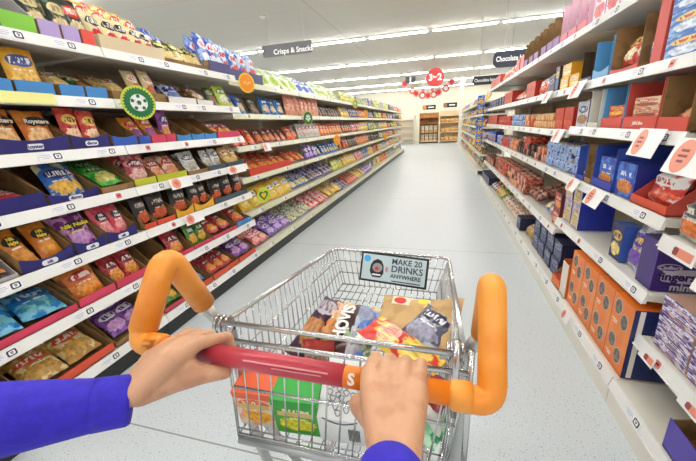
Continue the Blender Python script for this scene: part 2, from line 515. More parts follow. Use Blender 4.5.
# style: (object name, category, description, shape, size, material)
ST = {}
def style(k, name, cat, desc, shape, size, mats, smooth=True, logo=None):
    ST[k] = dict(name=name, cat=cat, desc=desc, shape=shape, size=size, mats=mats if isinstance(mats, list) else [mats], smooth=smooth, logo=logo)
def style_mesh(k, var=0):
    s = ST[k]
    def mk():
        if s['shape'] == 'packet': b = packet(*s['size'], seed=var * 13 + len(k))
        elif s['shape'] == 'carton': b = carton(*s['size'])
        else: b = roll(*s['size'])
        return b.data(s['name'], s['mats'], s['smooth'])
    return cached(('st', k, var), mk)

def bag(k, desc, size, base, second, plate=(25, 25, 25), letter=(255, 255, 255), pic=(230, 170, 60), name='crisp_packet', cat='crisps', logo=None, **kw):
    style(k, name, cat, desc, 'packet', size, PM('print_' + k, base, second, plate, letter, pic, **kw), True, logo)
def box(k, desc, size, base, second, side, plate=(25, 25, 25), letter=(255, 255, 255), pic=(230, 170, 60), name='biscuit_box', cat='biscuits', **kw):
    kw.setdefault('crumple', 0); kw.setdefault('rough', 0.42)
    style(k, name, cat, desc, 'carton', size, [PM('print_' + k, base, second, plate, letter, pic, **kw), M('side_' + k, side, 0.45)], False)
def rol(k, desc, size, base, second, end, plate=(250, 250, 250), letter=(40, 40, 60), pic=(220, 160, 80), name='biscuit_roll', cat='biscuits', **kw):
    style(k, name, cat, desc, 'roll', size, [PM('print_' + k, base, second, plate, letter, pic, **kw), M('end_' + k, end, 0.4)], True)

COUNT = {}
def goods(k, where, group, loc, rz, lean=0.0, roll_=0.0, yaw=0.0, var=None, parts=False, room=None):
    s = ST[k]
    o = link(s['name'], style_mesh(k, random.randrange(3) if var is None else var))
    o.location = loc; o.rotation_euler = Euler((lean, roll_, rz + yaw), 'XYZ')
    if s['shape'] == 'packet':
        q = random.uniform(0.94, 1.05)
        o.scale = (max(0.8, min(1.16, room * 0.97 / s['size'][0])) if room else q, random.uniform(0.92, 1.05), random.uniform(0.93, 1.05))
    key = (s['desc'], where); COUNT[key] = COUNT.get(key, 0) + 1
    o['label'] = (s['desc'], where, COUNT[key]).__repr__()
    PENDING.append((o, s['desc'], where, COUNT[key]))
    o['category'] = s['cat']; o['group'] = group
    if s['logo'] and parts:
        logo_on(o, s)
    return o
PENDING = []
def logo_on(o, s):
    L = s['logo']; w, h, t = s['size']
    pl = link('logo_plate', cached(('lp', s['desc']), lambda: MB().prism(ell(w * 0.36, h * 0.135, 20, 0, h * 0.66), 0.002, 0, Matrix.Translation((0, -t / 2 - 0.003, 0))).data('logo_plate', [M('plate_' + s['desc'], L[1], 0.4)])), o)
    lines = L[0].split('|')
    for i, ln in enumerate(lines):
        sz = h * (0.15 if len(lines) == 1 else 0.115)
        text('logo_lettering', ln, sz, M('letter_' + s['desc'], L[2], 0.4), pl, (0, -t / 2 - 0.0042, h * (0.66 - (i - (len(lines) - 1) / 2) * 0.115)), bold=0.001, shear=0.12)
def finish_labels():
    for o, desc, where, i in PENDING:
        n = COUNT[(desc, where)]
        t = '%s, %s' % (desc, where) if n == 1 else '%s, %s along %s' % (desc, nth(i), where)
        o['label'] = t if len(t.split()) <= 16 else t.replace(' shelf down', ' shelf')

# display trays -------------------------------------------------------------
TRAYN = {}
def tray(side, face, y0, y1, z, lipm, words, where, d=0.36, h=0.17, lip=0.065, dip=0.0, emblem=None, group='shelf-ready display trays', inset=0.012, sidem=None, square=False):
    """open cardboard display tray: back, sloping sides, low printed front"""
    w = y1 - y0 - 0.008; yc = (y0 + y1) / 2
    key = (round(w, 3), d, h, lip, dip, lipm.name, square)
    sx = 1 if side == 'L' else -1
    root = empty('display_tray', (face - sx * inset, yc, z), PI / 2 if side == 'L' else -PI / 2)
    kk = (words, where); TRAYN[kk] = TRAYN.get(kk, 0) + 1
    root['label'] = ''; root['category'] = 'display tray'; root['group'] = group
    TRAYS.append((root, words, where, TRAYN[kk]))
    def body():
        b = MB(); t = 0.004
        b.box((0, d / 2, t / 2), (w, d, t), 0)
        b.box((0, d - t / 2, h / 2), (w, t, h), 0)
        for x in (-w / 2, w / 2 - t):
            T = Matrix.Translation((x, 0, 0)) @ Matrix(((0, 1, 0, 0), (1, 0, 0, 0), (0, 0, 1, 0), (0, 0, 0, 1)))
            b.prism([(0.004, 0.001), (0.004, h * 0.97), (d, h), (d, 0.001)] if square else [(0.004, 0.001), (0.004, lip * 0.95), (d * 0.55, h), (d, h), (d, 0.001)], t, 1 if square else 0, T)
        return b.data('carton', [m_kraft if square else (sidem or m_kraft), sidem or m_kraft])
    link('carton', cached(('tb',) + key + ((sidem or m_kraft).name,), body), root)
    def front():
        n = 8
        pts = [(-w / 2, 0)] + [(-w / 2 + w * i / n, lip - dip * math.sin(PI * i / n)) for i in range(n + 1)] + [(w / 2, 0)]
        # order: start bottom-left, up the left, along the top, down the right
        return MB().prism(pts[::-1], 0.004, 0).data('front_lip', [lipm])
    fl = link('front_lip', cached(('tf',) + key, front), root)
    if emblem:
        e = link('emblem', cached(('em', emblem[0]), lambda: MB().prism(rrect(0.07, 0.026, 0.011, 3), 0.001, 0).data('emblem', [M('emblem_' + emblem[0], emblem[1], 0.4)])), fl)
        e.location = (0.0, -0.0015, min(lip - dip, lip) * 0.5)
        t = text('emblem_lettering', emblem[0], 0.022, M('emblem_ink_' + emblem[0], emblem[2], 0.4), fl, (0, -0.002, min(lip - dip, lip) * 0.5), bold=0.0006)
    return root
TRAYS = []
def finish_trays():
    for o, words, where, i in TRAYS:
        n = TRAYN[(words, where)]
        t = '%s, %s' % (words, where) if n == 1 else '%s, %s along %s' % (words, nth(i), where)
        o['label'] = t if len(t.split()) <= 16 else t.replace(' shelf down', ' shelf')

def stand(side, face, y0, y1, z, k, n, where, group, rows=1, inset=0.035, lean=18, gap=0.075, jit=4, parts=False, up=0.0):
    sx = 1 if side == 'L' else -1
    ks = k if isinstance(k, (list, tuple)) else [k]
    gap = max(gap, 1.15 * (ST[ks[0]]['size'][2] if ST[ks[0]]['shape'] == 'packet' else 0) / math.cos(math.radians(lean)))
    for r in range(rows):
        for i in range(n):
            k = ks[0] if len(ks) == 1 else random.choice(ks)
            sz = ST[k]['size']; t = sz[2] if ST[k]['shape'] == 'packet' else sz[1]
            yy = y0 + (i + 0.5) * (y1 - y0) / n
            th = math.radians(lean + random.uniform(-jit, jit) * 0.6)
            goods(k, where, group, (face - sx * (inset + t * 0.4 + r * gap), yy, z + 0.006 + r * up), PI / 2 * sx,
                  -th, math.radians(random.uniform(-jit, jit)), math.radians(random.uniform(-jit, jit) * 1.5), parts=parts and r == 0, room=(y1 - y0) / n * 0.97)
def heap(side, face, y0, y1, z, k, n, where, group, rows=3, inset=0.03, lean=58, step=0.062, rise=0.018, jit=10):
    """packs lying back on each other like shingles, row behind row"""
    sx = 1 if side == 'L' else -1
    ks = k if isinstance(k, (list, tuple)) else [k]
    t = ST[ks[0]]['size'][2]; rise = min(rise, 0.02); cl, sl = math.cos(math.radians(lean)), math.sin(math.radians(lean))
    step = max(step, (1.12 * t - rise * sl) / max(0.2, cl)); step = min(step, 0.34 / max(1, rows - 1))
    jit *= 0.6
    for r in range(rows):
        m = n if r % 2 == 0 else max(1, n - 1)
        for i in range(m):
            k = random.choice(ks)
            yy = y0 + (i + 0.5) * (y1 - y0) / m + random.uniform(-1, 1) * 0.012
            th = math.radians(lean + random.uniform(-jit, jit) * 0.5)
            goods(k, where, group, (face - sx * (inset + t * 0.5 + r * step), yy, z + 0.006 + t * 0.5 + r * rise), PI / 2 * sx,
                  -th, math.radians(random.uniform(-jit, jit) * 0.6), math.radians(random.uniform(-jit, jit) * 1.6), room=(y1 - y0) / m * 0.95)
def boxes(side, face, y0, y1, z, k, n, where, group, high=1, inset=0.02, yaw=0):
    sx = 1 if side == 'L' else -1
    h = ST[k]['size'][2]
    for j in range(high):
        for i in range(n):
            yy = y0 + (i + 0.5) * (y1 - y0) / n
            goods(k, where, group, (face - sx * (inset + random.uniform(0, 0.004)), yy, z + 0.002 + j * (h + 0.001)), PI / 2 * sx, yaw=math.radians(yaw + random.uniform(-1, 1)), var=0)
def rolls(side, face, y0, y1, z, k, where, group, high=2, inset=0.02):
    sx = 1 if side == 'L' else -1
    ks = k if isinstance(k, (list, tuple)) else [k]
    r = ST[ks[0]]['size'][0]; n = max(1, int((y1 - y0) / (2 * r + 0.002)))
    for j in range(high):
        for i in range(n - (j % 2)):
            k = random.choice(ks)
            yy = y0 + (i + 0.5 + 0.5 * (j % 2)) * (2 * r + 0.002)
            goods(k, where, group, (face - sx * (inset + random.uniform(0, 0.012)), yy, z + 0.001 + j * r * 1.76), PI / 2 * sx, var=0)

# ------------------------------------------------------------------ goods on the left: beside the trolley
RED = (205, 38, 36)
bag('nuts', 'black-green nut pouch with pistachio window', (0.13, 0.23, 0.05), (24, 34, 26), (40, 74, 34), (206, 190, 140), (150, 130, 90), (206, 186, 140), name='nut_pouch', cat='nuts')
bag('oval', 'red-topped dark pouch with oval window', (0.13, 0.23, 0.05), (30, 34, 28), (60, 60, 40), (196, 40, 34), (240, 220, 200), (196, 180, 140), name='nut_pouch', cat='nuts')
bag('cream', 'cream crisp bag with black band', (0.125, 0.20, 0.06), (222, 204, 150), (236, 222, 180), (28, 22, 20), (235, 230, 220), (196, 40, 36), blotch=0.5)
bag('gold', 'shiny gold crisp bag with red lettering', (0.125, 0.20, 0.06), (206, 170, 84), (240, 224, 170), (222, 60, 50), (250, 230, 220), (120, 90, 160), rough=0.22, crumple=0.8)
bag('diag', 'black and yellow leaning tortilla bag', (0.15, 0.19, 0.045), (56, 58, 34), (190, 168, 62), (20, 20, 20), (240, 230, 120), (216, 190, 120), blotch=1)
bag('kblue', 'tall blue and white bag with red letter', (0.14, 0.29, 0.06), (40, 66, 170), (150, 180, 230), (238, 240, 248), (205, 40, 50), (232, 236, 246), blotch=1)
bag('monkey', 'yellow nut bag with brown print', (0.125, 0.20, 0.05), (232, 168, 34), (246, 196, 66), (60, 80, 150), (240, 240, 230), (240, 190, 90), name='nut_pouch', cat='nuts', logo=None, blotch=0.6)
bag('tan', 'tan nut bag lying flat', (0.13, 0.18, 0.045), (190, 150, 90), (222, 196, 140), (110, 60, 30), (240, 230, 210), (210, 180, 120), name='nut_pouch', cat='nuts')
bag('greend', 'dark green nut bag', (0.12, 0.17, 0.045), (24, 60, 38), (70, 110, 60), (220, 210, 160), (30, 50, 30), (150, 90, 50), name='nut_pouch', cat='nuts')
bag('sand', 'sandy cream pouch with red print', (0.12, 0.19, 0.045), (222, 204, 156), (200, 150, 90), (244, 236, 210), (190, 50, 40), (190, 90, 50), blotch=0.5)
bag('navyw', 'navy and white nut bag leaning back', (0.13, 0.18, 0.05), (26, 30, 62), (220, 226, 240), (30, 60, 170), (240, 240, 250), (110, 130, 190))
bag('redgr', 'red and green nut bag', (0.12, 0.17, 0.045), (176, 42, 38), (70, 120, 50), (240, 240, 236), (190, 40, 40), (240, 220, 200))
bag('lime', 'lime green snack bag', (0.14, 0.19, 0.05), (168, 194, 40), (200, 214, 80), (60, 110, 40), (240, 240, 220), (220, 220, 190))
bag('roy', 'orange crisp packet with black name plate', (0.135, 0.195, 0.055), (214, 112, 34), (236, 160, 60), (26, 20, 22), (250, 240, 225), (240, 190, 130), plate_on=0, logo=('Roysters', (26, 20, 22), (250, 240, 225)))
bag('royr', 'red crisp packet with pale striped print', (0.125, 0.195, 0.055), (206, 44, 52), (232, 110, 84), (232, 200, 90), (120, 30, 36), (244, 200, 160), logo=None)
bag('oran', 'orange crisp bag with purple corner', (0.13, 0.19, 0.05), (226, 140, 40), (240, 176, 66), (210, 60, 60), (250, 230, 210), (160, 70, 140))
bag('purp', 'purple crisp bag standing upright', (0.12, 0.2, 0.05), (118, 50, 142), (176, 96, 180), (70, 30, 100), (240, 230, 250), (220, 150, 80))
bag('mixr', 'red orange and purple crisp bag', (0.13, 0.17, 0.05), (214, 64, 54), (236, 150, 66), (140, 60, 150), (250, 240, 230), (240, 180, 90), blotch=1)
bag('wrg', 'flat white red and green bag', (0.15, 0.17, 0.045), (230, 226, 220), (44, 120, 60), (206, 40, 46), (250, 250, 250), (206, 60, 60), blotch=1)
bag('bluy', 'blue and yellow crisp bag', (0.125, 0.2, 0.05), (40, 104, 192), (236, 220, 150), (30, 40, 110), (250, 250, 250), (232, 180, 70), blotch=0.8)
bag('grn', 'bright green crisp bag', (0.19, 0.19, 0.055), (44, 156, 44), (96, 200, 70), (30, 96, 30), (230, 240, 200), (210, 200, 110), blotch=0.9, crumple=0.7)
bag('pinkr', 'crimson and white snack bag', (0.12, 0.19, 0.05), (180, 48, 60), (228, 150, 150), (120, 24, 40), (250, 230, 230), (232, 180, 170), blotch=1)
bag('speck', 'white orange and red speckled snack bag', (0.13, 0.17, 0.05), (214, 110, 70), (238, 220, 200), (180, 40, 40), (250, 240, 230), (226, 150, 110), blotch=1)
bag('whit', 'silver white snack bag', (0.13, 0.17, 0.055), (214, 214, 216), (244, 244, 244), (90, 90, 96), (240, 240, 240), (190, 180, 160))
bag('goldb', 'gold snack bag with white print', (0.13, 0.17, 0.055), (206, 154, 66), (236, 206, 140), (240, 230, 210), (130, 70, 30), (230, 190, 110))
bag('nik', 'orange crisp packet with black oval logo', (0.125, 0.205, 0.055), (206, 116, 28), (228, 150, 50), (26, 20, 22), (250, 240, 225), (232, 160, 60), plate_on=0, pic_on=0.6, logo=('Nik|Naks', (26, 20, 22), (250, 226, 60)))
bag('nikp', 'purple crisp packet with black logo', (0.125, 0.20, 0.055), (118, 44, 128), (214, 150, 210), (26, 20, 22), (250, 226, 60), (206, 150, 210), plate_on=0, blotch=1, logo=('Nik Naks', (40, 20, 50), (250, 226, 60)))
bag('nikr', 'pink red crisp packet with black logo', (0.12, 0.20, 0.055), (222, 60, 86), (240, 120, 130), (26, 20, 22), (250, 240, 230), (240, 150, 150), plate_on=0, blotch=0.7, logo=('Nik|Naks', (40, 16, 22), (250, 240, 235)))
bag('blk', 'black crisp bag with glowing food picture', (0.125, 0.2, 0.055), (32, 28, 28), (50, 42, 38), (60, 50, 46), (220, 210, 200), (196, 90, 50), plate_on=0.8)
bag('flat', 'flat orange corn snack bag', (0.17, 0.19, 0.05), (236, 120, 44), (246, 170, 100), (250, 240, 230), (210, 60, 40), (246, 190, 140), blotch=0.8)
bag('blue', 'bright blue multipack bag', (0.20, 0.21, 0.055), (20, 128, 206), (130, 208, 236), (30, 60, 140), (240, 250, 255), (120, 190, 80), blotch=1, crumple=0.9, plate_on=0.6, pic_on=0.25)
bag('orb', 'orange snack bag with clear window', (0.14, 0.19, 0.06), (214, 112, 34), (238, 160, 70), (196, 50, 46), (250, 230, 220), (236, 150, 60))
bag('redb', 'deep red snack bag', (0.13, 0.185, 0.055), (176, 34, 48), (216, 80, 80), (110, 20, 36), (250, 230, 220), (232, 150, 60))
bag('gnb', 'green and brown snack bag', (0.12, 0.18, 0.05), (60, 120, 44), (110, 160, 60), (40, 80, 30), (240, 240, 220), (226, 170, 60))
bag('pasta', 'clear bag of golden snacks', (0.2, 0.22, 0.07), (190, 140, 62), (236, 212, 150), (226, 84, 40), (250, 240, 230), (206, 160, 80), blotch=1, crumple=0.9)
bag('rdw', 'orange and white snack bag', (0.18, 0.2, 0.05), (226, 90, 44), (240, 236, 230), (250, 246, 240), (206, 40, 40), (240, 200, 170), blotch=1)
bag('vio', 'violet multipack bag', (0.17, 0.2, 0.06), (92, 42, 128), (150, 90, 180), (240, 240, 250), (90, 40, 120), (200, 150, 200), blotch=0.9)
bag('lblu', 'light blue multipack bag', (0.17, 0.19, 0.06), (66, 140, 214), (170, 210, 240), (240, 250, 255), (30, 80, 170), (120, 180, 230), blotch=1, crumple=0.8)

def wh(lv, bay): return '%s shelf down in %s left bay' % (nth(lv), nth(bay))
t_navy = M('lip_navy', (40, 38, 108), 0.4); t_blue = M('lip_blue', (66, 140, 206), 0.4); t_pink = M('lip_pink', (216, 64, 96), 0.4)
t_red = M('lip_red', (218, 62, 48), 0.4); t_green = M('lip_green', (132, 200, 60), 0.4); t_lilac = M('lip_lilac', (184, 160, 214), 0.4)
t_redlabel = M('lip_coral', (232, 76, 64), 0.4); t_ygreen = M('lip_yellow_green', (196, 200, 50), 0.4); t_gold = M('lip_gold', (236, 176, 52), 0.4)
t_teal = M('lip_teal', (62, 86, 96), 0.4); t_white = M('lip_white', (236, 232, 224), 0.4); t_kraft = m_kraft
t_roy = M('lip_royal_blue', (54, 96, 190), 0.4); t_orr = M('lip_orange_red', (222, 84, 52), 0.4)
m_acr = M('clear_acrylic', (226, 206, 170), 0.15)
m_grey = M('grey_board', (176, 172, 172), 0.6); m_dark = noisy('dark_board', (70, 52, 34), (54, 40, 26), 10, rough=0.85)
G = 'snack bags on the left shelves'
def L(lv, y0, y1, k, mode, n=2, tr=None, words=None, **kw):
    """one facing of the left bays beside the trolley; lv counts shelves from the top, 7 is the base shelf"""
    z = (LZ + [0.167])[lv - 1] + 0.001; bay = 1 if (y0 + y1) / 2 < 1.585 else 2
    w = wh(lv, bay)
    if tr:
        tkw = dict(kw.pop('tk', {}))
        tray('L', LX, y0, y1, z, tr, words, w, **tkw)
        z += 0.005
    if mode == 'stand': stand('L', LX, y0 + 0.01, y1 - 0.01, z, k, n, w, G, **kw)
    elif mode == 'heap': heap('L', LX, y0 + 0.02, y1 - 0.02, z, k, n, w, G, **kw)
# top shelf
TT = dict(h=0.10, lip=0.075, d=0.4)
L(1, 0.90, 1.15, 'nuts', 'stand', 2, t_green, 'green-fronted display tray with nut pouches', tk=TT)
L(1, 1.155, 1.30, 'nuts', '', 0, t_green, 'empty green-fronted display tray with grey card side', tk=dict(h=0.26, lip=0.075, d=0.4, sidem=m_grey))
L(1, 1.305, 1.405, 'nuts', 'stand', 1, t_lilac, 'lilac-fronted display tray of pistachio pouches', tk=TT, rows=2)
L(1, 1.41, 1.50, 'nuts', 'stand', 1, t_lilac, 'lilac-fronted display tray of pistachio pouches', tk=TT, rows=2)
L(1, 1.505, 1.58, 'oval', 'stand', 1, t_redlabel, 'coral-fronted display tray with dark pouch', tk=TT, rows=2)
L(1, 1.60, 2.06, 'cream', 'stand', 5, m_acr, 'clear acrylic tray of cream crisp bags', tk=dict(h=0.085, lip=0.075, d=0.4, sidem=m_acr), lean=22)
stand('L', LX, 1.56, 2.10, LZ[0] + 0.09, 'gold', 5, wh(1, 2), G, rows=2, inset=0.16, lean=25, gap=0.09, up=0.06)
L(1, 2.10, 2.50, 'diag', 'stand', 6, m_kraft, 'low cardboard tray of tortilla bags', tk=dict(h=0.07, lip=0.03, d=0.3), lean=36, jit=4)
stand('L', LX, 2.06, 2.50, LZ[0] + 0.004, 'kblue', 4, wh(1, 2), G, rows=1, inset=0.34, lean=12)
L(1, 2.52, 2.80, 'kblue', 'stand', 3, t_navy, 'navy tray of tall blue bags', tk=dict(h=0.1, lip=0.085, d=0.3), rows=2, gap=0.085, lean=14)
# second shelf
T2 = dict(h=0.075, lip=0.058, d=0.36)
L(2, 0.88, 1.13, 'monkey', 'stand', 2, t_blue, 'low blue display tray with yellow nut bags', tk=T2, lean=14)
L(2, 1.135, 1.30, 'monkey', 'stand', 1, t_blue, 'low blue display tray with yellow nut bags', tk=T2, lean=14)
L(2, 1.32, 1.445, 'tan', 'heap', 1, t_blue, 'low blue display tray with tan nut bags', tk=T2, rows=3)
L(2, 1.45, 1.575, 'greend', 'heap', 1, t_blue, 'low blue display tray with dark green nut bags', tk=T2, rows=3)
L(2, 1.60, 1.76, 'tan', 'heap', 1, m_kraft, 'small cardboard tray of tan bags', tk=dict(h=0.09, lip=0.05), rows=3)
L(2, 1.765, 2.0, 'sand', 'stand', 2, m_kraft, 'small cardboard tray of sandy cream pouches', tk=dict(h=0.09, lip=0.055), lean=20)
L(2, 2.02, 2.30, 'navyw', 'stand', 1, t_white, 'low white tray of navy nut bags', tk=dict(h=0.07, lip=0.045), lean=40, rows=2)
L(2, 2.31, 2.50, 'redgr', 'heap', 1, t_white, 'low white tray of red and green nut bags', tk=dict(h=0.07, lip=0.04), rows=3)
L(2, 2.51, 2.62, 'greend', 'stand', 1, lean=25)
L(2, 2.63, 2.81, 'lime', 'stand', 1, lean=20, rows=2)
# third shelf
T3 = dict(h=0.19, lip=0.075, d=0.4, dip=0.02)
L(3, 0.62, 0.98, 'royr', 'stand', 2, t_navy, 'navy display tray of red crisp packets', tk=dict(T3, emblem=('discos', (240, 240, 245), (40, 38, 108))))
L(3, 0.985, 1.295, 'roy', 'stand', 2, t_navy, 'navy display tray of orange crisp packets', tk=dict(T3, emblem=('Roysters', (240, 240, 245), (40, 38, 108))), parts=True, lean=24)
L(3, 1.30, 1.515, 'royr', 'stand', 2, t_navy, 'navy display tray of red crisp packets', tk=dict(T3, emblem=('discos', (240, 240, 245), (40, 38, 108))), lean=12)
L(3, 1.53, 1.70, 'mixr', '', 0, t_roy, 'empty royal blue display tray', tk=dict(h=0.18, lip=0.06, dip=0.012))
L(3, 1.71, 1.80, 'oran', 'stand', 1, t_roy, 'royal blue display tray of orange crisp bags', tk=dict(h=0.18, lip=0.05), lean=32)
L(3, 1.805, 1.93, 'oran', 'stand', 1, t_pink, 'pink display tray of orange crisp bags', tk=dict(h=0.18, lip=0.055), lean=32)
L(3, 1.93, 2.02, 'purp', 'stand', 1, t_pink, 'pink display tray with upright purple bag', tk=dict(h=0.18, lip=0.055), lean=6)
for i, yy in enumerate((2.03, 2.18, 2.33)):
    L(3, yy, yy + 0.145, 'mixr', 'heap', 1, t_blue, 'low sky blue display tray', tk=dict(h=0.17, lip=0.05, dip=0.01), rows=2, inset=0.1)
L(3, 2.49, 2.81, 'mixr', 'stand', 3, t_pink, 'pink display tray of red and orange bags', tk=dict(h=0.1, lip=0.055), lean=50, jit=3)
# fourth shelf
T4 = dict(h=0.19, lip=0.07, d=0.42)
L(4, 0.60, 0.80, 'wrg', 'heap', 1, t_navy, 'navy display tray of flat crisp bags', tk=T4, rows=3, lean=75)
L(4, 0.805, 1.115, 'wrg', 'heap', 2, t_navy, 'navy display tray of flat crisp bags', tk=T4, rows=3, lean=76)
L(4, 1.12, 1.375, 'bluy', 'stand', 1, t_navy, 'navy display tray of blue and yellow crisp bags', tk=dict(T4, lip=0.05, dip=0.02, emblem=('discos', (240, 240, 245), (40, 38, 108))), lean=30)
stand('L', LX, 1.23, 1.36, LZ[3] + 0.006, 'bluy', 1, wh(4, 1), G, lean=30, inset=0.05, rows=2)
L(4, 1.39, 1.60, 'grn', 'heap', 1, m_kraft, 'cardboard tray of green crisp bags', tk=dict(h=0.17, lip=0.035, d=0.42), rows=4, step=0.065, rise=0.012, lean=56)
L(4, 1.605, 1.775, 'pinkr', 'stand', 1, t_ygreen, 'yellow-green fronted tray of crimson bags', tk=dict(h=0.19, lip=0.045), lean=18, rows=2)
L(4, 1.78, 2.06, 'speck', 'stand', 2, t_ygreen, 'yellow-green fronted tray of speckled bags', tk=dict(h=0.2, lip=0.045), lean=34, rows=2)
L(4, 2.07, 2.30, 'whit', 'stand', 1, m_kraft, 'tall cardboard tray with dark inside', tk=dict(h=0.21, lip=0.03, sidem=m_dark), lean=25, rows=2)
L(4, 2.31, 2.55, 'whit', 'stand', 2, t_teal, 'dark-fronted tray of silver white bags', tk=dict(h=0.17, lip=0.04), lean=22)
L(4, 2.56, 2.81, 'goldb', 'stand', 2, t_teal, 'dark-fronted tray of gold snack bags', tk=dict(h=0.17, lip=0.04), lean=22)
# fifth shelf
T5 = dict(h=0.21, lip=0.07, d=0.42, dip=0.03)
L(5, 0.55, 0.915, 'flat', 'heap', 2, m_grey, 'grey card tray of flat orange bags', tk=dict(h=0.2, lip=0.02, d=0.42, sidem=m_grey), rows=3, lean=66, inset=0.02)
L(5, 0.925, 1.165, 'nik', 'stand', 2, t_navy, 'navy display tray of orange logo packets', tk=dict(T5, emblem=('nik', (240, 240, 245), (40, 38, 108))), lean=34, parts=True)
L(5, 1.17, 1.345, 'nikp', 'stand', 1, t_navy, 'navy display tray of purple packets', tk=dict(T5, emblem=('nik', (240, 240, 245), (40, 38, 108))), lean=30, parts=True, rows=2)
L(5, 1.35, 1.545, 'nikr', 'stand', 2, t_navy, 'navy display tray of pink red packets', tk=dict(T5, emblem=('nik', (240, 240, 245), (40, 38, 108))), lean=24, parts=True)
L(5, 1.60, 1.70, 'blk', 'stand', 1, t_orr, 'orange-red fronted tray of black bags', tk=dict(h=0.2, lip=0.035), lean=10)
L(5, 1.705, 1.87, 'blk', 'stand', 1, t_orr, 'orange-red fronted tray of black bags', tk=dict(h=0.21, lip=0.035), lean=10)
L(5, 1.88, 2.06, 'blk', 'stand', 1, t_gold, 'gold-fronted tray of black bags', tk=dict(h=0.19, lip=0.07, dip=0.035), lean=10)
L(5, 2.065, 2.30, 'blk', 'stand', 2, t_gold, 'gold-fronted tray of black bags', tk=dict(h=0.19, lip=0.07, dip=0.035), lean=10)
L(5, 2.31, 2.81, 'blk', 'stand', 3, t_teal, 'slate-fronted tray of black bags', tk=dict(h=0.19, lip=0.045), lean=10)
# sixth shelf
L(6, 0.45, 0.66, 'lblu', 'heap', 1, t_roy, 'royal blue display tray of light blue bags', tk=dict(h=0.15, lip=0.07), rows=3)
L(6, 0.665, 1.10, 'blue', 'heap', 2, t_pink, 'pink-edged tray heaped with bright blue bags', tk=dict(h=0.17, lip=0.04, d=0.45), rows=3, step=0.1, rise=0.012, lean=64, jit=14)
L(6, 1.105, 1.32, 'orb', 'stand', 1, t_pink, 'pink display tray of orange ball bags', tk=dict(h=0.19, lip=0.05, d=0.42), lean=26, rows=2)
L(6, 1.325, 1.555, 'redb', 'stand', 2, t_pink, 'pink display tray of deep red bags', tk=dict(h=0.19, lip=0.05, d=0.42), lean=30)
L(6, 1.60, 1.76, 'redb', '', 0, t_pink, 'half-empty pink-edged cardboard tray', tk=dict(h=0.21, lip=0.03))
L(6, 1.765, 1.98, 'redb', 'stand', 1, t_pink, 'pink-edged tray of deep red bags', tk=dict(h=0.2, lip=0.03), lean=28)
L(6, 1.985, 2.20, 'gnb', 'stand', 2, t_pink, 'pink-edged tray of green and brown bags', tk=dict(h=0.2, lip=0.03), lean=22)
L(6, 2.21, 2.56, 'redb', 'heap', 2, t_pink, 'pink-edged tray of deep red bags', tk=dict(h=0.19, lip=0.03), rows=2)
L(6, 2.565, 2.81, 'redb', 'heap', 1, t_blue, 'sky blue low tray of deep red bags', tk=dict(h=0.1, lip=0.045), rows=2)
# base shelf
L(7, 0.36, 0.78, 'rdw', 'heap', 2, m_kraft, 'cardboard tray of orange and white bags', tk=dict(h=0.2, lip=0.02, d=0.45), rows=2, lean=66)
L(7, 0.79, 1.215, 'pasta', 'heap', 2, t_orr, 'red-edged cardboard tray of golden corn snacks', tk=dict(h=0.19, lip=0.05, d=0.45), rows=4, lean=66, rise=0.016)
L(7, 1.22, 1.55, 'vio', 'heap', 2, m_kraft, 'cardboard tray of violet bags', tk=dict(h=0.19, lip=0.03), rows=3)
L(7, 1.60, 1.80, 'gnb', 'heap', 2, t_pink, 'pink-edged tray of green and brown bags', tk=dict(h=0.12, lip=0.03), rows=3)
L(7, 1.81, 2.12, 'lblu', 'heap', 2, t_orr, 'red-edged tray heaped with light blue bags', tk=dict(h=0.13, lip=0.045), rows=4, rise=0.022)
L(7, 2.13, 2.50, 'redb', 'heap', 3, t_orr, 'red-edged tray heaped with deep red bags', tk=dict(h=0.13, lip=0.045), rows=4, rise=0.022)
L(7, 2.51, 2.81, 'vio', 'heap', 2, t_orr, 'red-edged tray of violet bags', tk=dict(h=0.13, lip=0.045), rows=3)

# ------------------------------------------------------------------ goods on the left: further up the aisle
FB = dict(name='snack_bag', cat='snacks')
bag('f_bw', 'blue and white bag with red print', (0.15, 0.29, 0.06), (60, 110, 200), (214, 226, 244), (238, 240, 248), (205, 40, 50), (214, 80, 80), blotch=1, **FB)
bag('f_wg', 'white multipack with green print', (0.26, 0.30, 0.08), (238, 240, 232), (214, 226, 180), (150, 196, 60), (60, 110, 40), (170, 200, 60), blotch=0.7, plate_on=0.5, **FB)
bag('f_wb', 'white multipack with blue print', (0.22, 0.29, 0.08), (238, 240, 244), (206, 216, 236), (70, 100, 180), (240, 240, 250), (90, 120, 190), blotch=0.7, **FB)
bag('f_bl', 'glossy blue snack bag', (0.14, 0.2, 0.05), (26, 96, 184), (60, 150, 220), (30, 40, 90), (240, 240, 250), (220, 190, 140), **FB)
bag('f_bk', 'black snack bag', (0.15, 0.2, 0.05), (30, 28, 32), (60, 50, 50), (80, 60, 50), (200, 190, 170), (120, 80, 50), **FB)
bag('f_pe', 'salmon pink tall bag', (0.15, 0.25, 0.06), (226, 142, 112), (240, 190, 160), (206, 90, 70), (250, 230, 220), (222, 160, 130), blotch=0.8, plate_on=0.6, **FB)
bag('f_rd', 'red snack bag with black print', (0.15, 0.2, 0.05), (198, 44, 36), (230, 96, 60), (36, 20, 20), (250, 230, 210), (226, 130, 60), **FB)
bag('f_dr', 'brown and red snack bag', (0.15, 0.19, 0.05), (96, 40, 26), (190, 60, 40), (30, 20, 20), (240, 220, 200), (206, 120, 60), **FB)
bag('f_or', 'orange red snack bag', (0.15, 0.2, 0.05), (226, 84, 40), (240, 140, 70), (190, 40, 36), (250, 240, 220), (240, 170, 80), **FB)
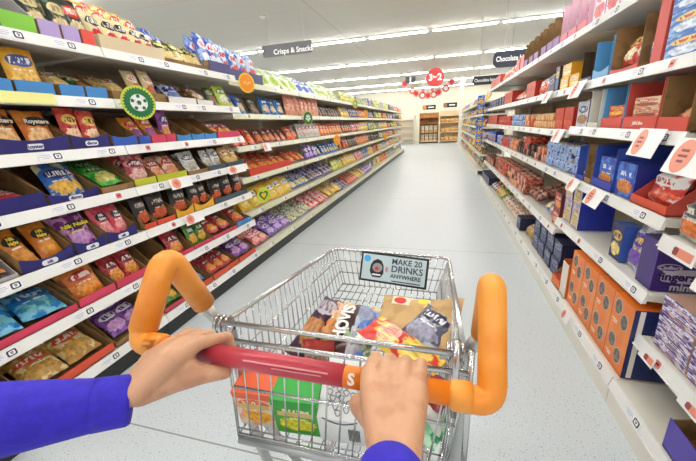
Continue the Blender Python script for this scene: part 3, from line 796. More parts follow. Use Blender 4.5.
bag('f_ye', 'yellow snack bag', (0.19, 0.22, 0.06), (236, 188, 40), (250, 214, 90), (240, 240, 240), (70, 60, 70), (240, 210, 110), blotch=0.5, **FB)
bag('f_by', 'blue and pale yellow snack bag', (0.15, 0.2, 0.05), (66, 120, 204), (224, 224, 190), (40, 50, 120), (250, 250, 250), (236, 214, 110), blotch=1, **FB)
bag('f_nv', 'navy and lilac snack bag', (0.15, 0.2, 0.05), (44, 44, 96), (130, 120, 180), (230, 226, 240), (60, 50, 110), (176, 160, 130), blotch=1, **FB)
bag('f_pu', 'purple snack bag', (0.15, 0.2, 0.05), (92, 58, 150), (160, 120, 200), (240, 236, 250), (90, 50, 140), (200, 170, 220), blotch=1, **FB)
bag('f_pk', 'pink and red snack bag', (0.15, 0.19, 0.05), (206, 66, 80), (238, 160, 160), (250, 230, 230), (190, 40, 60), (240, 180, 160), blotch=1, **FB)
bag('f_gw', 'grey green and white snack bag', (0.15, 0.2, 0.05), (120, 126, 110), (220, 220, 206), (90, 110, 60), (240, 240, 230), (196, 190, 130), blotch=1, **FB)
bag('f_li', 'lime and yellow snack bag', (0.15, 0.2, 0.05), (160, 196, 60), (236, 220, 80), (250, 250, 230), (90, 140, 40), (240, 230, 110), blotch=1, **FB)
bag('f_wt', 'white and pale blue snack bag', (0.15, 0.2, 0.05), (226, 228, 226), (176, 206, 220), (200, 90, 80), (250, 250, 250), (220, 190, 170), blotch=1, **FB)
GF = 'snack bags in the far left bays'
def F(lv, y0, y1, k, mode='stand', n=None, rows=1, **kw):
    z = (FZ + [0.167])[lv - 1] + 0.001; face = FX if lv <= 5 else LX
    wdt = ST[k if isinstance(k, str) else k[0]]['size'][0]
    yy = y0
    while yy < y1 - 0.05:
        bay = 3 + int((yy + 0.02 - 2.835) / 1.25)
        e = min(y1, 2.835 + (bay - 2) * 1.25 - 0.015)
        nn = max(1, int((e - yy) / (wdt * 0.96)))
        if mode == 'stand': stand('L', face, yy, e, z, k, nn, wh(lv, bay), GF, rows=rows, **kw)
        else: heap('L', face, yy, e, z, k, nn, wh(lv, bay), GF, rows=max(2, rows), **kw)
        yy = e + 0.03
tray('L', FX, 2.85, 3.52, FZ[0] + 0.001, t_navy, 'long navy tray of blue and white bags', wh(1, 3), h=0.11, lip=0.10, d=0.32)
F(1, 2.86, 3.5, 'f_bw', rows=2, lean=12)
F(1, 3.55, 4.6, 'f_wg', lean=40, inset=0.03); F(1, 4.6, 5.3, 'f_wb', lean=40); F(1, 5.33, 6.5, 'f_wg', lean=40); F(1, 6.6, 7.8, 'f_li'); F(1, 7.85, 9.1, 'f_gw')
F(2, 2.86, 3.2, 'f_bl', lean=28); F(2, 3.22, 3.5, 'f_bk', lean=30); F(2, 3.52, 4.05, 'f_bl', lean=22); F(2, 4.1, 5.3, 'f_pe', lean=8); F(2, 5.33, 6.55, 'f_bk', lean=30); F(2, 6.6, 7.2, 'f_ye', lean=25); F(2, 7.2, 8.0, 'f_nv'); F(2, 8.0, 9.1, 'f_or')
F(3, 2.86, 3.3, 'f_rd', lean=36); F(3, 3.32, 4.05, 'f_dr', lean=36); F(3, 4.1, 4.4, 'f_rd', lean=34); F(3, 4.42, 5.3, 'f_wt', lean=14, rows=2); F(3, 5.34, 6.55, 'f_or', lean=20); F(3, 6.6, 7.4, 'f_dr'); F(3, 7.4, 8.2, 'f_pk'); F(3, 8.2, 9.1, 'f_ye')
tray('L', FX, 3.02, 4.0, FZ[3] + 0.001, t_red, 'long red tray of orange red bags', wh(4, 3), h=0.12, lip=0.075, d=0.36)
F(4, 3.03, 3.99, 'f_or', 'heap', rows=4, lean=60, rise=0.02); F(4, 4.1, 4.6, 'f_or', 'heap'); F(4, 4.62, 5.1, 'f_pu'); F(4, 5.1, 6.3, 'f_bl', lean=30); F(4, 6.3, 7.0, 'f_rd'); F(4, 7.0, 7.8, 'f_bk'); F(4, 7.8, 9.1, 'f_or')
F(5, 2.86, 4.06, 'f_ye', 'stand', rows=2, lean=30); F(5, 4.1, 4.7, 'f_by', 'heap', rows=3); F(5, 4.72, 5.9, 'f_nv', 'heap', rows=3); F(5, 5.9, 6.5, 'f_li', lean=25); F(5, 6.6, 7.6, 'f_ye', lean=30); F(5, 7.6, 8.3, 'f_pk'); F(5, 8.3, 9.1, 'f_bl')
F(6, 2.86, 3.2, 'f_pk', 'heap', rows=3); F(6, 3.2, 3.75, 'f_pu', 'heap', rows=3); F(6, 3.77, 4.5, 'f_gw', 'heap', rows=3); F(6, 4.5, 5.3, 'f_pk', 'heap', rows=3); F(6, 5.33, 6.0, 'f_ye', 'heap'); F(6, 6.0, 6.55, 'f_nv', 'heap'); F(6, 6.6, 7.4, 'f_rd', 'heap'); F(6, 7.4, 8.2, 'f_ye', 'heap'); F(6, 8.2, 9.1, 'f_pu', 'heap')
# what stands beyond, too far to count
def far_stuff(name, label, side, y0, y1, face, levels, pal, seed):
    r = random.Random(seed); b = MB(); sx = 1 if side == 'L' else -1
    for z in levels:
        y = y0
        while y < y1:
            mi = r.randrange(len(pal)); run = r.uniform(0.4, 1.1); e = min(y1, y + run)
            while y < e:
                w = r.uniform(0.11, 0.17); h = r.uniform(0.16, 0.23)
                T = Matrix.Translation((face - sx * r.uniform(0.05, 0.1), y + w / 2, z + 0.01)) @ Matrix.Rotation(PI / 2 * sx, 4, 'Z') @ Matrix.Rotation(-math.radians(r.uniform(8, 26)), 4, 'X')
                pk = packet(w, h, 0.05, r.randrange(99), 4, 5)
                b.add([T @ Vector(q) for q in pk.v], pk.f, mi, pk.uv)
                y += w + 0.004
    o = b.build(name, pal, None, True)
    return tag(o, label, 'snacks', kind='stuff')
PALF = [MATS['print_' + k] for k in ('f_ye', 'f_rd', 'f_or', 'f_nv', 'f_pk', 'f_wt', 'f_li', 'f_bk', 'f_gw', 'f_by')]
far_stuff('distant_snack_bags', 'mass of small colourful snack bags towards the far end of the left shelves', 'L', 9.15, LFY[-1] + 1.2, FX, FZ + [0.167], PALF, 3)

# ------------------------------------------------------------------ goods on the right
m_silver = M('foil_silver', (200, 200, 204), 0.25, 0.6)
box('b_pink', 'pale pink gift box', (0.20, 0.08, 0.26), (226, 160, 196), (240, 200, 220), (214, 140, 186), (250, 230, 240), (190, 70, 130), (236, 120, 130), name='confectionery_box', cat='chocolates')
box('b_pkw', 'white and pink printed box', (0.17, 0.08, 0.2), (240, 228, 232), (232, 160, 190), (206, 120, 176), (230, 110, 150), (255, 250, 250), (220, 90, 100), name='confectionery_box', cat='chocolates')
rol('r_bw', 'blue biscuit roll', (0.036, 0.22), (34, 84, 176), (90, 150, 220), (60, 110, 190), (240, 230, 120), (190, 40, 40), (236, 210, 110))
box('b_bluestack', 'blue biscuit tray with yellow emblem', (0.26, 0.2, 0.085), (50, 104, 190), (140, 190, 230), (26, 66, 160), (240, 214, 110), (200, 50, 40), (214, 226, 240), blotch=1)
bag('b_cook', 'red bag of cookies', (0.14, 0.15, 0.06), (206, 52, 44), (236, 120, 90), (240, 226, 130), (180, 30, 30), (244, 226, 190), name='biscuit_bag', cat='biscuits')
bag('b_blut', 'small blue bag with white top', (0.07, 0.13, 0.05), (36, 80, 190), (120, 160, 220), (240, 240, 250), (40, 60, 160), (60, 40, 60), name='biscuit_bag', cat='biscuits')
box('b_yel', 'yellow and cream biscuit box', (0.19, 0.14, 0.09), (240, 180, 40), (250, 214, 100), (236, 170, 40), (250, 236, 200), (190, 90, 30), (250, 226, 160))
box('b_dkb', 'brown and blue chocolate box', (0.09, 0.12, 0.19), (40, 70, 150), (110, 70, 40), (60, 44, 40), (240, 210, 120), (60, 30, 30), (40, 80, 170))
box('b_jaf', 'cream and red cake box', (0.22, 0.14, 0.045), (226, 206, 170), (206, 90, 60), (196, 60, 50), (206, 60, 50), (240, 226, 200), (170, 80, 50), plate_on=0.8)
box('b_ryb', 'red and yellow cake box', (0.18, 0.14, 0.055), (214, 62, 44), (240, 150, 60), (206, 60, 46), (246, 200, 70), (190, 40, 40), (246, 190, 80))
bag('b_yr', 'yellow and red biscuit bag', (0.13, 0.13, 0.05), (236, 196, 60), (170, 30, 40), (240, 220, 120), (160, 30, 40), (240, 170, 130), name='biscuit_bag', cat='biscuits', blotch=1)
box('b_mcv', 'white and blue biscuit packet', (0.20, 0.1, 0.16), (226, 224, 224), (190, 200, 220), (120, 90, 170), (40, 70, 150), (240, 240, 250), (170, 130, 90))
box('b_redc', 'plain red biscuit carton', (0.2, 0.15, 0.16), (206, 60, 40), (220, 80, 50), (190, 50, 36), (206, 60, 40), (40, 30, 30), (226, 110, 70), plate_on=0, pic_on=0.5, blotch=0.4)
box('b_blue', 'royal blue box with wavy stripe', (0.185, 0.14, 0.17), (40, 70, 170), (90, 140, 220), (34, 50, 150), (60, 100, 200), (230, 236, 250), (214, 130, 60), blotch=0.9)
bag('b_oats', 'white and red biscuit bag', (0.22, 0.17, 0.07), (234, 230, 226), (214, 60, 46), (240, 236, 230), (200, 50, 40), (226, 90, 60), name='biscuit_bag', cat='biscuits', blotch=1)
rol('r_blu', 'blue and white wrapped biscuit roll', (0.036, 0.2), (60, 100, 190), (214, 222, 240), (150, 180, 226), (240, 240, 250), (50, 60, 150), (214, 196, 160), blotch=1)
rol('r_org', 'orange-ended biscuit roll', (0.036, 0.2), (206, 90, 50), (240, 170, 130), (232, 140, 106), (250, 226, 210), (170, 50, 40), (230, 150, 110), blotch=0.6)
rol('r_pnk', 'salmon-ended biscuit roll', (0.036, 0.2), (190, 70, 56), (236, 190, 170), (240, 172, 146), (250, 230, 220), (150, 40, 40), (230, 170, 140), blotch=0.6)
rol('r_drk', 'dark-ended biscuit roll', (0.036, 0.2), (60, 34, 34), (110, 60, 50), (70, 40, 44), (220, 200, 180), (60, 30, 30), (120, 80, 60), blotch=0.6)
rol('r_red', 'red biscuit roll', (0.034, 0.2), (196, 44, 40), (230, 110, 80), (206, 60, 50), (250, 220, 200), (150, 30, 30), (236, 170, 110), blotch=0.7)
rol('r_cho', 'chocolate brown biscuit roll', (0.034, 0.2), (80, 44, 36), (196, 120, 100), (120, 66, 56), (236, 210, 190), (90, 40, 36), (170, 110, 80), blotch=0.8)
rol('r_cre', 'cream and orange biscuit roll', (0.034, 0.2), (236, 196, 140), (226, 120, 60), (236, 180, 120), (250, 236, 210), (200, 90, 40), (230, 170, 90), blotch=0.8)
box('b_lil', 'lilac and yellow biscuit box', (0.14, 0.2, 0.17), (176, 160, 206), (236, 214, 150), (36, 50, 160), (226, 206, 150), (110, 90, 160), (214, 190, 130), blotch=1, plate_on=0.8)
box('b_bro', 'brown and red chocolate biscuit box', (0.16, 0.16, 0.13), (120, 50, 36), (196, 70, 50), (110, 46, 36), (206, 70, 50), (246, 220, 190), (226, 150, 80))
bag('b_mix', 'red blue and yellow biscuit bag', (0.12, 0.13, 0.05), (200, 60, 50), (60, 120, 200), (240, 220, 120), (190, 40, 40), (240, 220, 160), name='biscuit_bag', cat='biscuits', blotch=1)
bag('b_cc', 'dark chocolate biscuit bag', (0.14, 0.14, 0.06), (70, 34, 30), (150, 70, 60), (220, 180, 150), (60, 30, 30), (170, 110, 90), name='biscuit_bag', cat='biscuits', blotch=1)
box('b_finy', 'small blue box of yellow biscuit fingers', (0.11, 0.08, 0.19), (36, 46, 110), (30, 36, 90), (66, 100, 190), (236, 196, 90), (36, 46, 110), (240, 214, 130), blotch=0.3)
bag('b_clr', 'clear bag with purple and yellow sweets', (0.2, 0.22, 0.06), (150, 146, 170), (214, 212, 222), (92, 50, 160), (240, 210, 80), (120, 80, 180), name='biscuit_bag', cat='biscuits', blotch=1)
box('b_navy', 'dark navy biscuit box', (0.17, 0.2, 0.135), (40, 46, 84), (120, 124, 160), (30, 36, 70), (150, 150, 180), (30, 30, 60), (70, 80, 120))
bag('b_gld', 'gold and brown wrapped cake', (0.15, 0.14, 0.06), (150, 110, 50), (206, 170, 90), (70, 40, 30), (240, 214, 150), (190, 150, 80), name='biscuit_bag', cat='biscuits')
bag('b_wht', 'white and brown wrapped cake', (0.15, 0.14, 0.06), (232, 226, 214), (226, 190, 160), (120, 80, 50), (250, 240, 230), (200, 140, 100), name='biscuit_bag', cat='biscuits', blotch=1)
bag('b_grn', 'green and yellow wrapped cake', (0.15, 0.14, 0.06), (60, 140, 50), (236, 200, 70), (240, 230, 120), (40, 100, 40), (236, 170, 110), name='biscuit_bag', cat='biscuits', blotch=1)
box('b_waf', 'purple and white wafer box', (0.20, 0.3, 0.038), (70, 50, 130), (226, 222, 240), (212, 170, 150), (240, 236, 250), (80, 50, 150), (214, 160, 140), blotch=1, pic_on=0.4)
bag('b_sil', 'silver bag with orange picture', (0.2, 0.17, 0.08), (196, 196, 190), (120, 124, 120), (70, 70, 66), (240, 236, 220), (226, 120, 50), name='biscuit_bag', cat='biscuits', blotch=0.8, crumple=0.9)
bag('b_ggl', 'gold foil sweet in carton', (0.07, 0.09, 0.04), (196, 150, 60), (120, 60, 34), (236, 206, 110), (110, 50, 30), (160, 90, 40), name='wrapped_sweet', cat='sweets', blotch=1)

def wr(lv, bay): return '%s shelf down in %s right bay' % (nth(lv), nth(bay))
GR = 'biscuits on the right shelves'
def RR(lv, y0, y1, k, mode, n=2, tr=None, words=None, **kw):
    """one facing on the right; lv counts shelves from the top, 6 is the base shelf"""
    mid = (y0 + y1) / 2
    bay = 1 if mid < 1.56 else 2 + int((mid - 1.56) / 1.25)
    zz = NZ if bay == 1 else RZ if bay == 2 else RZ2
    z = (zz + [0.152])[lv - 1] + 0.001; face = RX if lv < 6 else RBX
    w = wr(lv, bay)
    if tr:
        tray('R', face, y0, y1, z, tr, words, w, **dict(kw.pop('tk', {}))); z += 0.005
    if mode == 'stand': stand('R', face, y0 + 0.008, y1 - 0.008, z, k, n, w, GR, **kw)
    elif mode == 'heap': heap('R', face, y0 + 0.01, y1 - 0.01, z, k, n, w, GR, **kw)
    elif mode == 'box': boxes('R', face, y0 + 0.004, y1 - 0.004, z, k, n, w, GR, **kw)
    elif mode == 'roll': rolls('R', face, y0, y1, z, k, w, GR, **kw)
t_lb = M('lip_light_blue', (96, 168, 222), 0.4); t_rd = M('lip_biscuit_red', (222, 84, 72), 0.4); t_rb = M('lip_deep_blue', (40, 60, 170), 0.4)
m_bluec = M('card_blue', (56, 84, 176), 0.5); m_redc = M('card_red', (214, 86, 74), 0.5); m_lbc = M('card_light_blue', (96, 168, 222), 0.5); m_purc = M('card_purple', (86, 70, 170), 0.5)
# top shelf
RR(1, 1.60, 2.20, 'b_pink', 'box', 3)
RR(1, 2.22, 2.78, 'b_pkw', 'box', 3)
for a in (2.83, 3.02, 3.21): RR(1, a, a + 0.18, 'b_pkw', 'box', 1, t_pink, 'pink-fronted carton with sweets box', tk=dict(square=True, h=0.28, lip=0.06, d=0.2, sidem=M('card_pale_pink', (232, 190, 206), 0.5)), inset=0.05)
for a in (3.42, 3.60, 3.80, 4.08, 4.30, 4.54): RR(1, a, a + 0.17, 'b_pkw', '', 0, M('lip_mauve', (150, 110, 170), 0.5), 'tall empty brown carton with mauve front', tk=dict(square=True, h=0.25, lip=0.08, d=0.3))
RR(1, 4.74, 5.3, 'b_redc', 'box', 2); RR(1, 5.34, 6.5, 'b_oats', 'stand', 4)
for lv, k in ((1, 'b_redc'), (2, 'b_navy'), (3, 'b_redc'), (4, 'b_blue'), (5, 'b_bro'), (6, 'b_navy')): RR(lv, 6.6, 7.78, k, 'box', 6)
# second shelf
RR(2, 1.60, 1.86, 'b_bluestack', 'box', 1, high=3, inset=0.01)
RR(2, 1.875, 1.96, 'b_redc', '', 0, m_redc, 'tall narrow red carton', tk=dict(h=0.29, lip=0.27, d=0.3, sidem=m_redc))
RR(2, 1.965, 2.05, 'b_blut', 'stand', 1, lean=6)
RR(2, 2.06, 2.36, 'b_cook', 'heap', 2, m_redc, 'brown carton of red cookie bags', tk=dict(square=True, h=0.24, lip=0.03, d=0.3, dip=0.01), rows=3, lean=30, rise=0.02)
RR(2, 2.375, 2.60, 'b_cook', '', 0, t_lb, 'empty light blue display tray', tk=dict(square=True, h=0.22, lip=0.06, d=0.36, dip=0.02, sidem=m_lbc))
RR(2, 2.61, 2.80, 'b_cook', '', 0, t_navy, 'empty dark carton beside light blue tray', tk=dict(square=True, h=0.2, lip=0.03, sidem=m_dark))
RR(2, 2.85, 3.28, 'b_yel', 'box', 2, high=1); RR(2, 3.02, 3.22, 'b_yel', 'box', 1, high=1, inset=0.2)
goods('b_yel', wr(2, 3), GR, (RX + 0.03, 3.17, RZ2[1] + 0.097), -PI / 2, var=0)
RR(2, 3.30, 3.42, 'b_dkb', 'box', 1); RR(2, 3.44, 3.58, 'b_navy', 'box', 1); RR(2, 3.6, 4.04, 'b_oats', 'stand', 2)
RR(2, 4.08, 4.5, 'b_redc', 'box', 2); RR(2, 4.52, 5.28, 'b_oats', 'heap', 3, rows=3); RR(2, 5.33, 6.0, 'b_redc', 'box', 3); RR(2, 6.02, 6.5, 'b_navy', 'box', 2)
# third shelf
RR(3, 1.60, 1.80, 'b_yr', 'heap', 1, t_rd, 'red carton of yellow and red bags', tk=dict(square=True, h=0.22, lip=0.055, d=0.32, sidem=m_kraft), rows=3)
RR(3, 1.805, 2.10, 'b_jaf', 'box', 1, t_rd, 'red carton of cream cake boxes', tk=dict(square=True, h=0.22, lip=0.06, d=0.32, sidem=m_redc, emblem=('JaffaCakes', (222, 84, 72), (250, 235, 225))), high=3, inset=0.03)
RR(3, 2.11, 2.36, 'b_ryb', 'box', 1, t_rd, 'red carton of red and yellow cake boxes', tk=dict(square=True, h=0.22, lip=0.055, d=0.32, sidem=m_lbc), high=2, inset=0.03)
RR(3, 2.40, 2.56, 'b_wht', '', 0, m_white, 'tall white carton with sloping sides', tk=dict(square=True, h=0.22, lip=0.03, d=0.34, sidem=m_white))
RR(3, 2.58, 2.79, 'b_mcv', 'box', 1)
RR(3, 2.85, 3.28, 'b_redc', 'box', 2); RR(3, 3.3, 4.04, 'r_cre', 'roll', high=2); RR(3, 4.08, 4.5, ['r_cre', 'r_red'], 'roll', high=2); RR(3, 4.5, 5.28, 'r_blu', 'roll', high=2); RR(3, 5.33, 6.5, 'r_red', 'roll', high=2)
# fourth shelf
RR(4, 1.60, 1.885, 'b_oats', 'stand', 1, t_orr, 'orange-red carton of white and red bags', tk=dict(h=0.21, lip=0.04, d=0.34, sidem=m_redc), lean=14)
RR(4, 1.89, 2.085, 'b_blue', 'box', 1)
goods('b_blue', wr(4, 2), GR, (RX + 0.17, 1.99, RZ[3] + 0.006), -PI / 2, var=0)
RR(4, 2.09, 2.36, 'b_blue', 'box', 1, t_rb, 'royal blue carton of wavy-striped boxes', tk=dict(square=True, h=0.24, lip=0.05, d=0.34, sidem=m_bluec), inset=0.03)
RR(4, 2.37, 2.47, 'b_yr', '', 0, m_kraft, 'narrow plain brown carton', tk=dict(square=True, h=0.24, lip=0.03, d=0.3))
RR(4, 2.475, 2.62, 'b_mix', 'stand', 1, t_rb, 'blue carton with red and yellow bags', tk=dict(square=True, h=0.22, lip=0.03, d=0.3, sidem=m_bluec))
RR(4, 2.63, 2.80, 'r_blu', 'roll', high=3)
RR(4, 2.84, 3.45, 'r_blu', 'roll', high=3); RR(4, 3.46, 3.85, ['r_pnk', 'r_org', 'r_drk'], 'roll', high=2); RR(4, 3.86, 4.04, 'r_drk', 'roll', high=2)
RR(4, 4.08, 4.5, ['r_org', 'r_drk', 'r_red'], 'roll', high=3); RR(4, 4.5, 4.75, 'r_drk', 'roll', high=2); RR(4, 4.76, 5.28, ['r_org', 'r_cre', 'r_blu'], 'roll', high=2); RR(4, 5.33, 6.0, 'r_red', 'roll', high=2); RR(4, 6.0, 6.5, 'r_blu', 'roll', high=2)
# fifth shelf
RR(5, 1.92, 2.03, 'b_finy', 'box', 1, inset=0.03)
RR(5, 2.45, 2.79, 'b_lil', 'box', 2, high=1)
goods('b_lil', wr(5, 2), GR, (RX + 0.02, 2.537, RZ[4] + 0.174), -PI / 2, var=0); goods('b_lil', wr(5, 2), GR, (RX + 0.02, 2.703, RZ[4] + 0.174), -PI / 2, var=0)
RR(5, 2.85, 3.0, 'b_bro', 'box', 1, high=2); RR(5, 3.02, 3.4, 'b_mix', 'heap', 3, rows=3); RR(5, 3.6, 4.04, 'b_cc', 'heap', 3, rows=3)
RR(5, 4.08, 4.6, ['r_cho', 'r_pnk'], 'roll', high=3); RR(5, 4.62, 5.28, ['r_pnk', 'r_cre', 'r_cho'], 'roll', high=3); RR(5, 5.33, 6.5, ['r_org', 'r_red', 'r_cho'], 'roll', high=3)
stand('R', RX, 1.75, 1.89, RZ[4] + 0.001, 'b_clr', 1, wr(5, 2), GR, lean=8)
# base shelf
RR(6, 2.62, 3.42, 'b_navy', 'box', 4, high=1, inset=0.05)
for i in range(4): goods('b_navy', wr(6, 3 if i > 0 else 2), GR, (RBX + 0.06, 2.72 + i * 0.2, 0.152 + 0.139), -PI / 2, var=0)
RR(6, 3.44, 3.8, 'b_gld', 'heap', 2, rows=3); RR(6, 3.82, 4.04, 'b_navy', 'box', 1); RR(6, 4.08, 4.6, 'b_wht', 'heap', 3, rows=3); RR(6, 4.62, 5.28, 'b_wht', 'heap', 4, rows=3); RR(6, 5.33, 5.9, 'b_grn', 'heap', 3, rows=3); RR(6, 5.92, 6.5, 'b_mix', 'heap', 3, rows=3)
# purple box of mini fingers at the end of the fifth shelf, its long printed side towards the trolley
fb = empty('biscuit_box', (RX + 0.02, 1.60, RZ[4] + 0.002))
tag(fb, 'large purple box of mini fingers at the end of the shelf above the orange boxes', 'biscuits', 'biscuits on the right shelves')
m_cad = M('box_purple', (66, 40, 120), 0.35); m_cream = M('brand_cream', (206, 200, 210), 0.4); m_ink = M('brand_purple_ink', (52, 30, 100), 0.4)
MB().box((0.235, 0.06, 0.1125), (0.47, 0.12, 0.225)).build('carton', m_cad, fb)
sw = MB().prism([(0.02, 0.062), (0.022, 0.085), (0.04, 0.100), (0.10, 0.104), (0.22, 0.106), (0.44, 0.108), (0.44, 0.05), (0.30, 0.045), (0.18, 0.038), (0.08, 0.042), (0.035, 0.048)][::-1], 0.001, 0, Matrix.Translation((0, -0.0012, 0))).build('printed_swoosh', m_cream, fb)
MB().prism(ell(0.044, 0.017, 24, 0.052, 0.112), 0.001, 0, Matrix.Translation((0, -0.0022, 0))).build('brand_oval', m_cream, fb)
MB().prism(ell(0.041, 0.014, 24, 0.052, 0.112), 0.001, 0, Matrix.Translation((0, -0.003, 0))).build('brand_oval', m_cad, fb)
text('lettering', 'Cadbury', 0.023, m_cream, fb, (0.052, -0.0042, 0.112), shear=0.25, bold=0.0004)
text('lettering', 'fingers', 0.05, m_ink, fb, (0.084, -0.003, 0.070), bold=0.0016)
text('lettering', 'minis', 0.047, m_cream, fb, (0.115, -0.003, 0.022), bold=0.0014)
# orange boxes with dark oval print
ob = empty('biscuit_box', (0, 0, 0))
m_obox = noisy('box_orange', (236, 124, 40), (246, 146, 66), 5, rough=0.4); m_oside = M('box_navy_side', (30, 44, 98), 0.4)
bw, bd_, bh = 0.185, 0.3, 0.36
MB().box((0, bd_ / 2, bh / 2), (bw, bd_, bh), mats=[0, 0, 1, 1, 0, 0]).build('carton', [m_obox, m_oside], ob)
for cz in (0.285, 0.105):
    for cx, dz in ((-0.038, 0.02), (0.03, -0.028)):
        r_ = MB().prism(ell(0.034, 0.042, 22, cx, cz + dz), 0.001, 0, Matrix.Translation((0, -0.001, 0))).build('oval_rim', M('oval_rim', (206, 190, 170), 0.4), ob)
        MB().prism(ell(0.029, 0.037, 22, cx, cz + dz), 0.001, 0, Matrix.Translation((0, -0.0018, 0))).build('oval_picture', noisy('oval_picture', (96, 84, 78), (140, 124, 112), 40, rough=0.5), r_)
    b = MB()
    for i, (x, wd) in enumerate(((-0.05, 0.05), (-0.045, 0.035))): b.box((x, -0.0006, cz - 0.055 - 0.012 * i), (wd, 0.001, 0.005))
    b.build('small_print', M('print_white', (250, 240, 230), 0.5), ob)
MB().box((bw / 2 + 0.0006, 0.03, bh / 2), (0.001, 0.02, bh - 0.01)).build('white_stripe', M('print_white', (250, 240, 230), 0.5), ob)
for i, yy in enumerate((1.655, 1.843, 2.031, 2.219)):
    o = ob if i == 0 else copy_tree(ob)
    o.location = (RBX + 0.025, yy, 0.154); o.rotation_euler = (0, 0, -PI / 2)
    tag(o, 'tall orange box with grey ovals, %s in the base shelf row from the trolley' % nth(i + 1), 'biscuits', 'orange boxes on the base shelf')
RR(6, 2.32, 2.43, 'b_ryb', '', 0, M('lip_white_orange', (240, 226, 210), 0.4), 'white-fronted orange carton', tk=dict(square=True, h=0.26, lip=0.24, d=0.3, sidem=M('card_orange', (230, 112, 40), 0.45)))
RR(6, 2.44, 2.61, 'b_ryb', 'box', 1, M('lip_orange', (236, 120, 50), 0.4), 'brown carton with low orange front', tk=dict(h=0.24, lip=0.06, d=0.3))
# bay nearest the trolley on the right
RR(4, 1.335, 1.55, 'b_sil', 'stand', 1, lean=10, inset=0.0)
RR(3, 1.28, 1.53, 'b_yr', 'heap', 2, m_kraft, 'brown carton at the end of the shelf', tk=dict(square=True, h=0.24, lip=0.06, d=0.34), rows=2)
RR(2, 1.2, 1.53, 'b_bluestack', 'box', 1, high=2)
for i, a in enumerate((1.09, 1.30)):
    RR(5, a, a + 0.205, 'b_waf', 'box', 1, high=6, inset=0.02)
RR(6, 0.98, 1.21, 'b_ggl', 'heap', 3, m_purc, 'purple-fronted carton of gold foil sweets', tk=dict(h=0.16, lip=0.13, d=0.3, sidem=m_kraft), rows=4, lean=70, inset=0.05)
# second run on the right
bag('g_a', 'blue snack packet', (0.16, 0.2, 0.05), (50, 90, 190), (160, 190, 230), name='snack_packet', cat='snacks')
bag('g_b', 'red snack packet', (0.16, 0.2, 0.05), (196, 60, 50), (236, 150, 110), name='snack_packet', cat='snacks')
bag('g_c', 'brown snack packet', (0.16, 0.2, 0.05), (110, 80, 60), (206, 180, 130), name='snack_packet', cat='snacks')
bag('g_d', 'dark snack packet', (0.16, 0.2, 0.05), (44, 44, 60), (110, 110, 120), name='snack_packet', cat='snacks')
far_stuff('distant_biscuit_packets', 'mass of small packets on the farther run of the right shelves', 'R', RF2[0], RF2[-1] + 1.2, RX + 0.02, [1.75, 1.45, 1.15, 0.85, 0.5, 0.152], [MATS['print_' + k] for k in ('g_a', 'g_b', 'g_c', 'g_d', 'f_ye', 'f_wt', 'f_gw', 'f_pe')], 5)
# blue clip strip hanging at the end of the first run
cs = empty('clip_strip', (0.82, 8.86, 0.78))
tag(cs, 'hanging strip of blue packets between the two right shelf runs', 'hanging display')
MB().box((0.0, 0.02, 0.56), (0.03, 0.004, 1.12)).build('strip', m_lip, cs)
MB().tube([(0, 0.02, 1.11), (0.03, 0.04, 0.99), (0.08, 0.075, 0.955)], 0.006, 6).build('hook', m_chrome, cs)
for i, yy in enumerate((0.0, 0.19, 0.38, 0.66, 0.87)):
    o = link('snack_packet', style_mesh('g_a', i % 3)); o.location = (0.82, 8.835, 0.79 + yy); o.rotation_euler = (0, 0, random.uniform(-0.1, 0.1))
    tag(o, 'blue packet on the hanging strip, %s from the bottom' % nth(i + 1), 'snacks', 'blue packets on the hanging strip')
finish_labels(); finish_trays()

# ------------------------------------------------------------------ promotion cards on the shelf edges
m_pinko = M('offer_salmon', (240, 150, 124), 0.45); m_card = M('card_white', (248, 246, 244), 0.4); m_print = M('print_grey_red', (150, 70, 66), 0.5)
def promo(side, face, y, z, label, w=0.2, h=0.12, tilt=18, shape='oval'):
    sx = 1 if side == 'L' else -1
    o = empty('promotion_card', (face + sx * 0.022, y, z), PI / 2 * sx)
    tag(o, label, 'price card', 'promotion cards on the shelf edges')
    T = Matrix.Rotation(-math.radians(tilt), 4, 'X')
    MB().box((0, 0, -h / 2), (w, 0.0015, h), 0, T).build('card', m_card, o)
    if shape == 'oval':
        MB().prism(ell(w * 0.2, h * 0.47, 22, -w * 0.22, -h / 2), 0.0005, 0, T @ Matrix.Translation((0, -0.0014, 0))).build('offer_oval', m_pinko, o)
        b = MB()
        for i, k in enumerate((0.10, 0.12, 0.08)): b.box((-w * 0.22, -0.0017, -h * (0.34 + i * 0.15)), (w * k * 1.6, 0.0005, h * 0.07), 0, T)
        b.build('small_print', m_print, o)
    elif shape == 'round':
        MB().prism(ell(w * 0.46, h * 0.47, 26, 0, -h / 2), 0.0005, 0, T @ Matrix.Translation((0, -0.0014, 0))).build('offer_oval', m_pinko, o)
        MB().prism(rrect(w * 0.24, h * 0.26, 0.006, 3, 0, -h * 0.42), 0.0005, 0, T @ Matrix.Translation((0, -0.002, 0))).build('small_print', m_print, o)
    else:
        MB().box((w * 0.18, -0.0014, -h / 2), (w * 0.5, 0.0006, h * 0.6), 0, T).build('offer_panel', m_pinko, o)
        MB().prism(rrect(h * 0.5, h * 0.5, 0.006, 3, -w * 0.02, -h * 0.5), 0.0005, 0, T @ Matrix.Translation((0, -0.002, 0))).build('small_print', m_print, o)
    return o
promo('R', RX, 1.745, RZ[2] + 0.012, 'white price card with salmon oval below the red cake cartons')
promo('R', RX, 1.43, NZ[2] + 0.012, 'white price card with salmon oval on the right edge above the silver bags', w=0.26, h=0.13)
promo('R', RX, 2.14, RZ[3] + 0.008, 'white price card with salmon oval below the royal blue boxes', w=0.19, h=0.10, tilt=24)
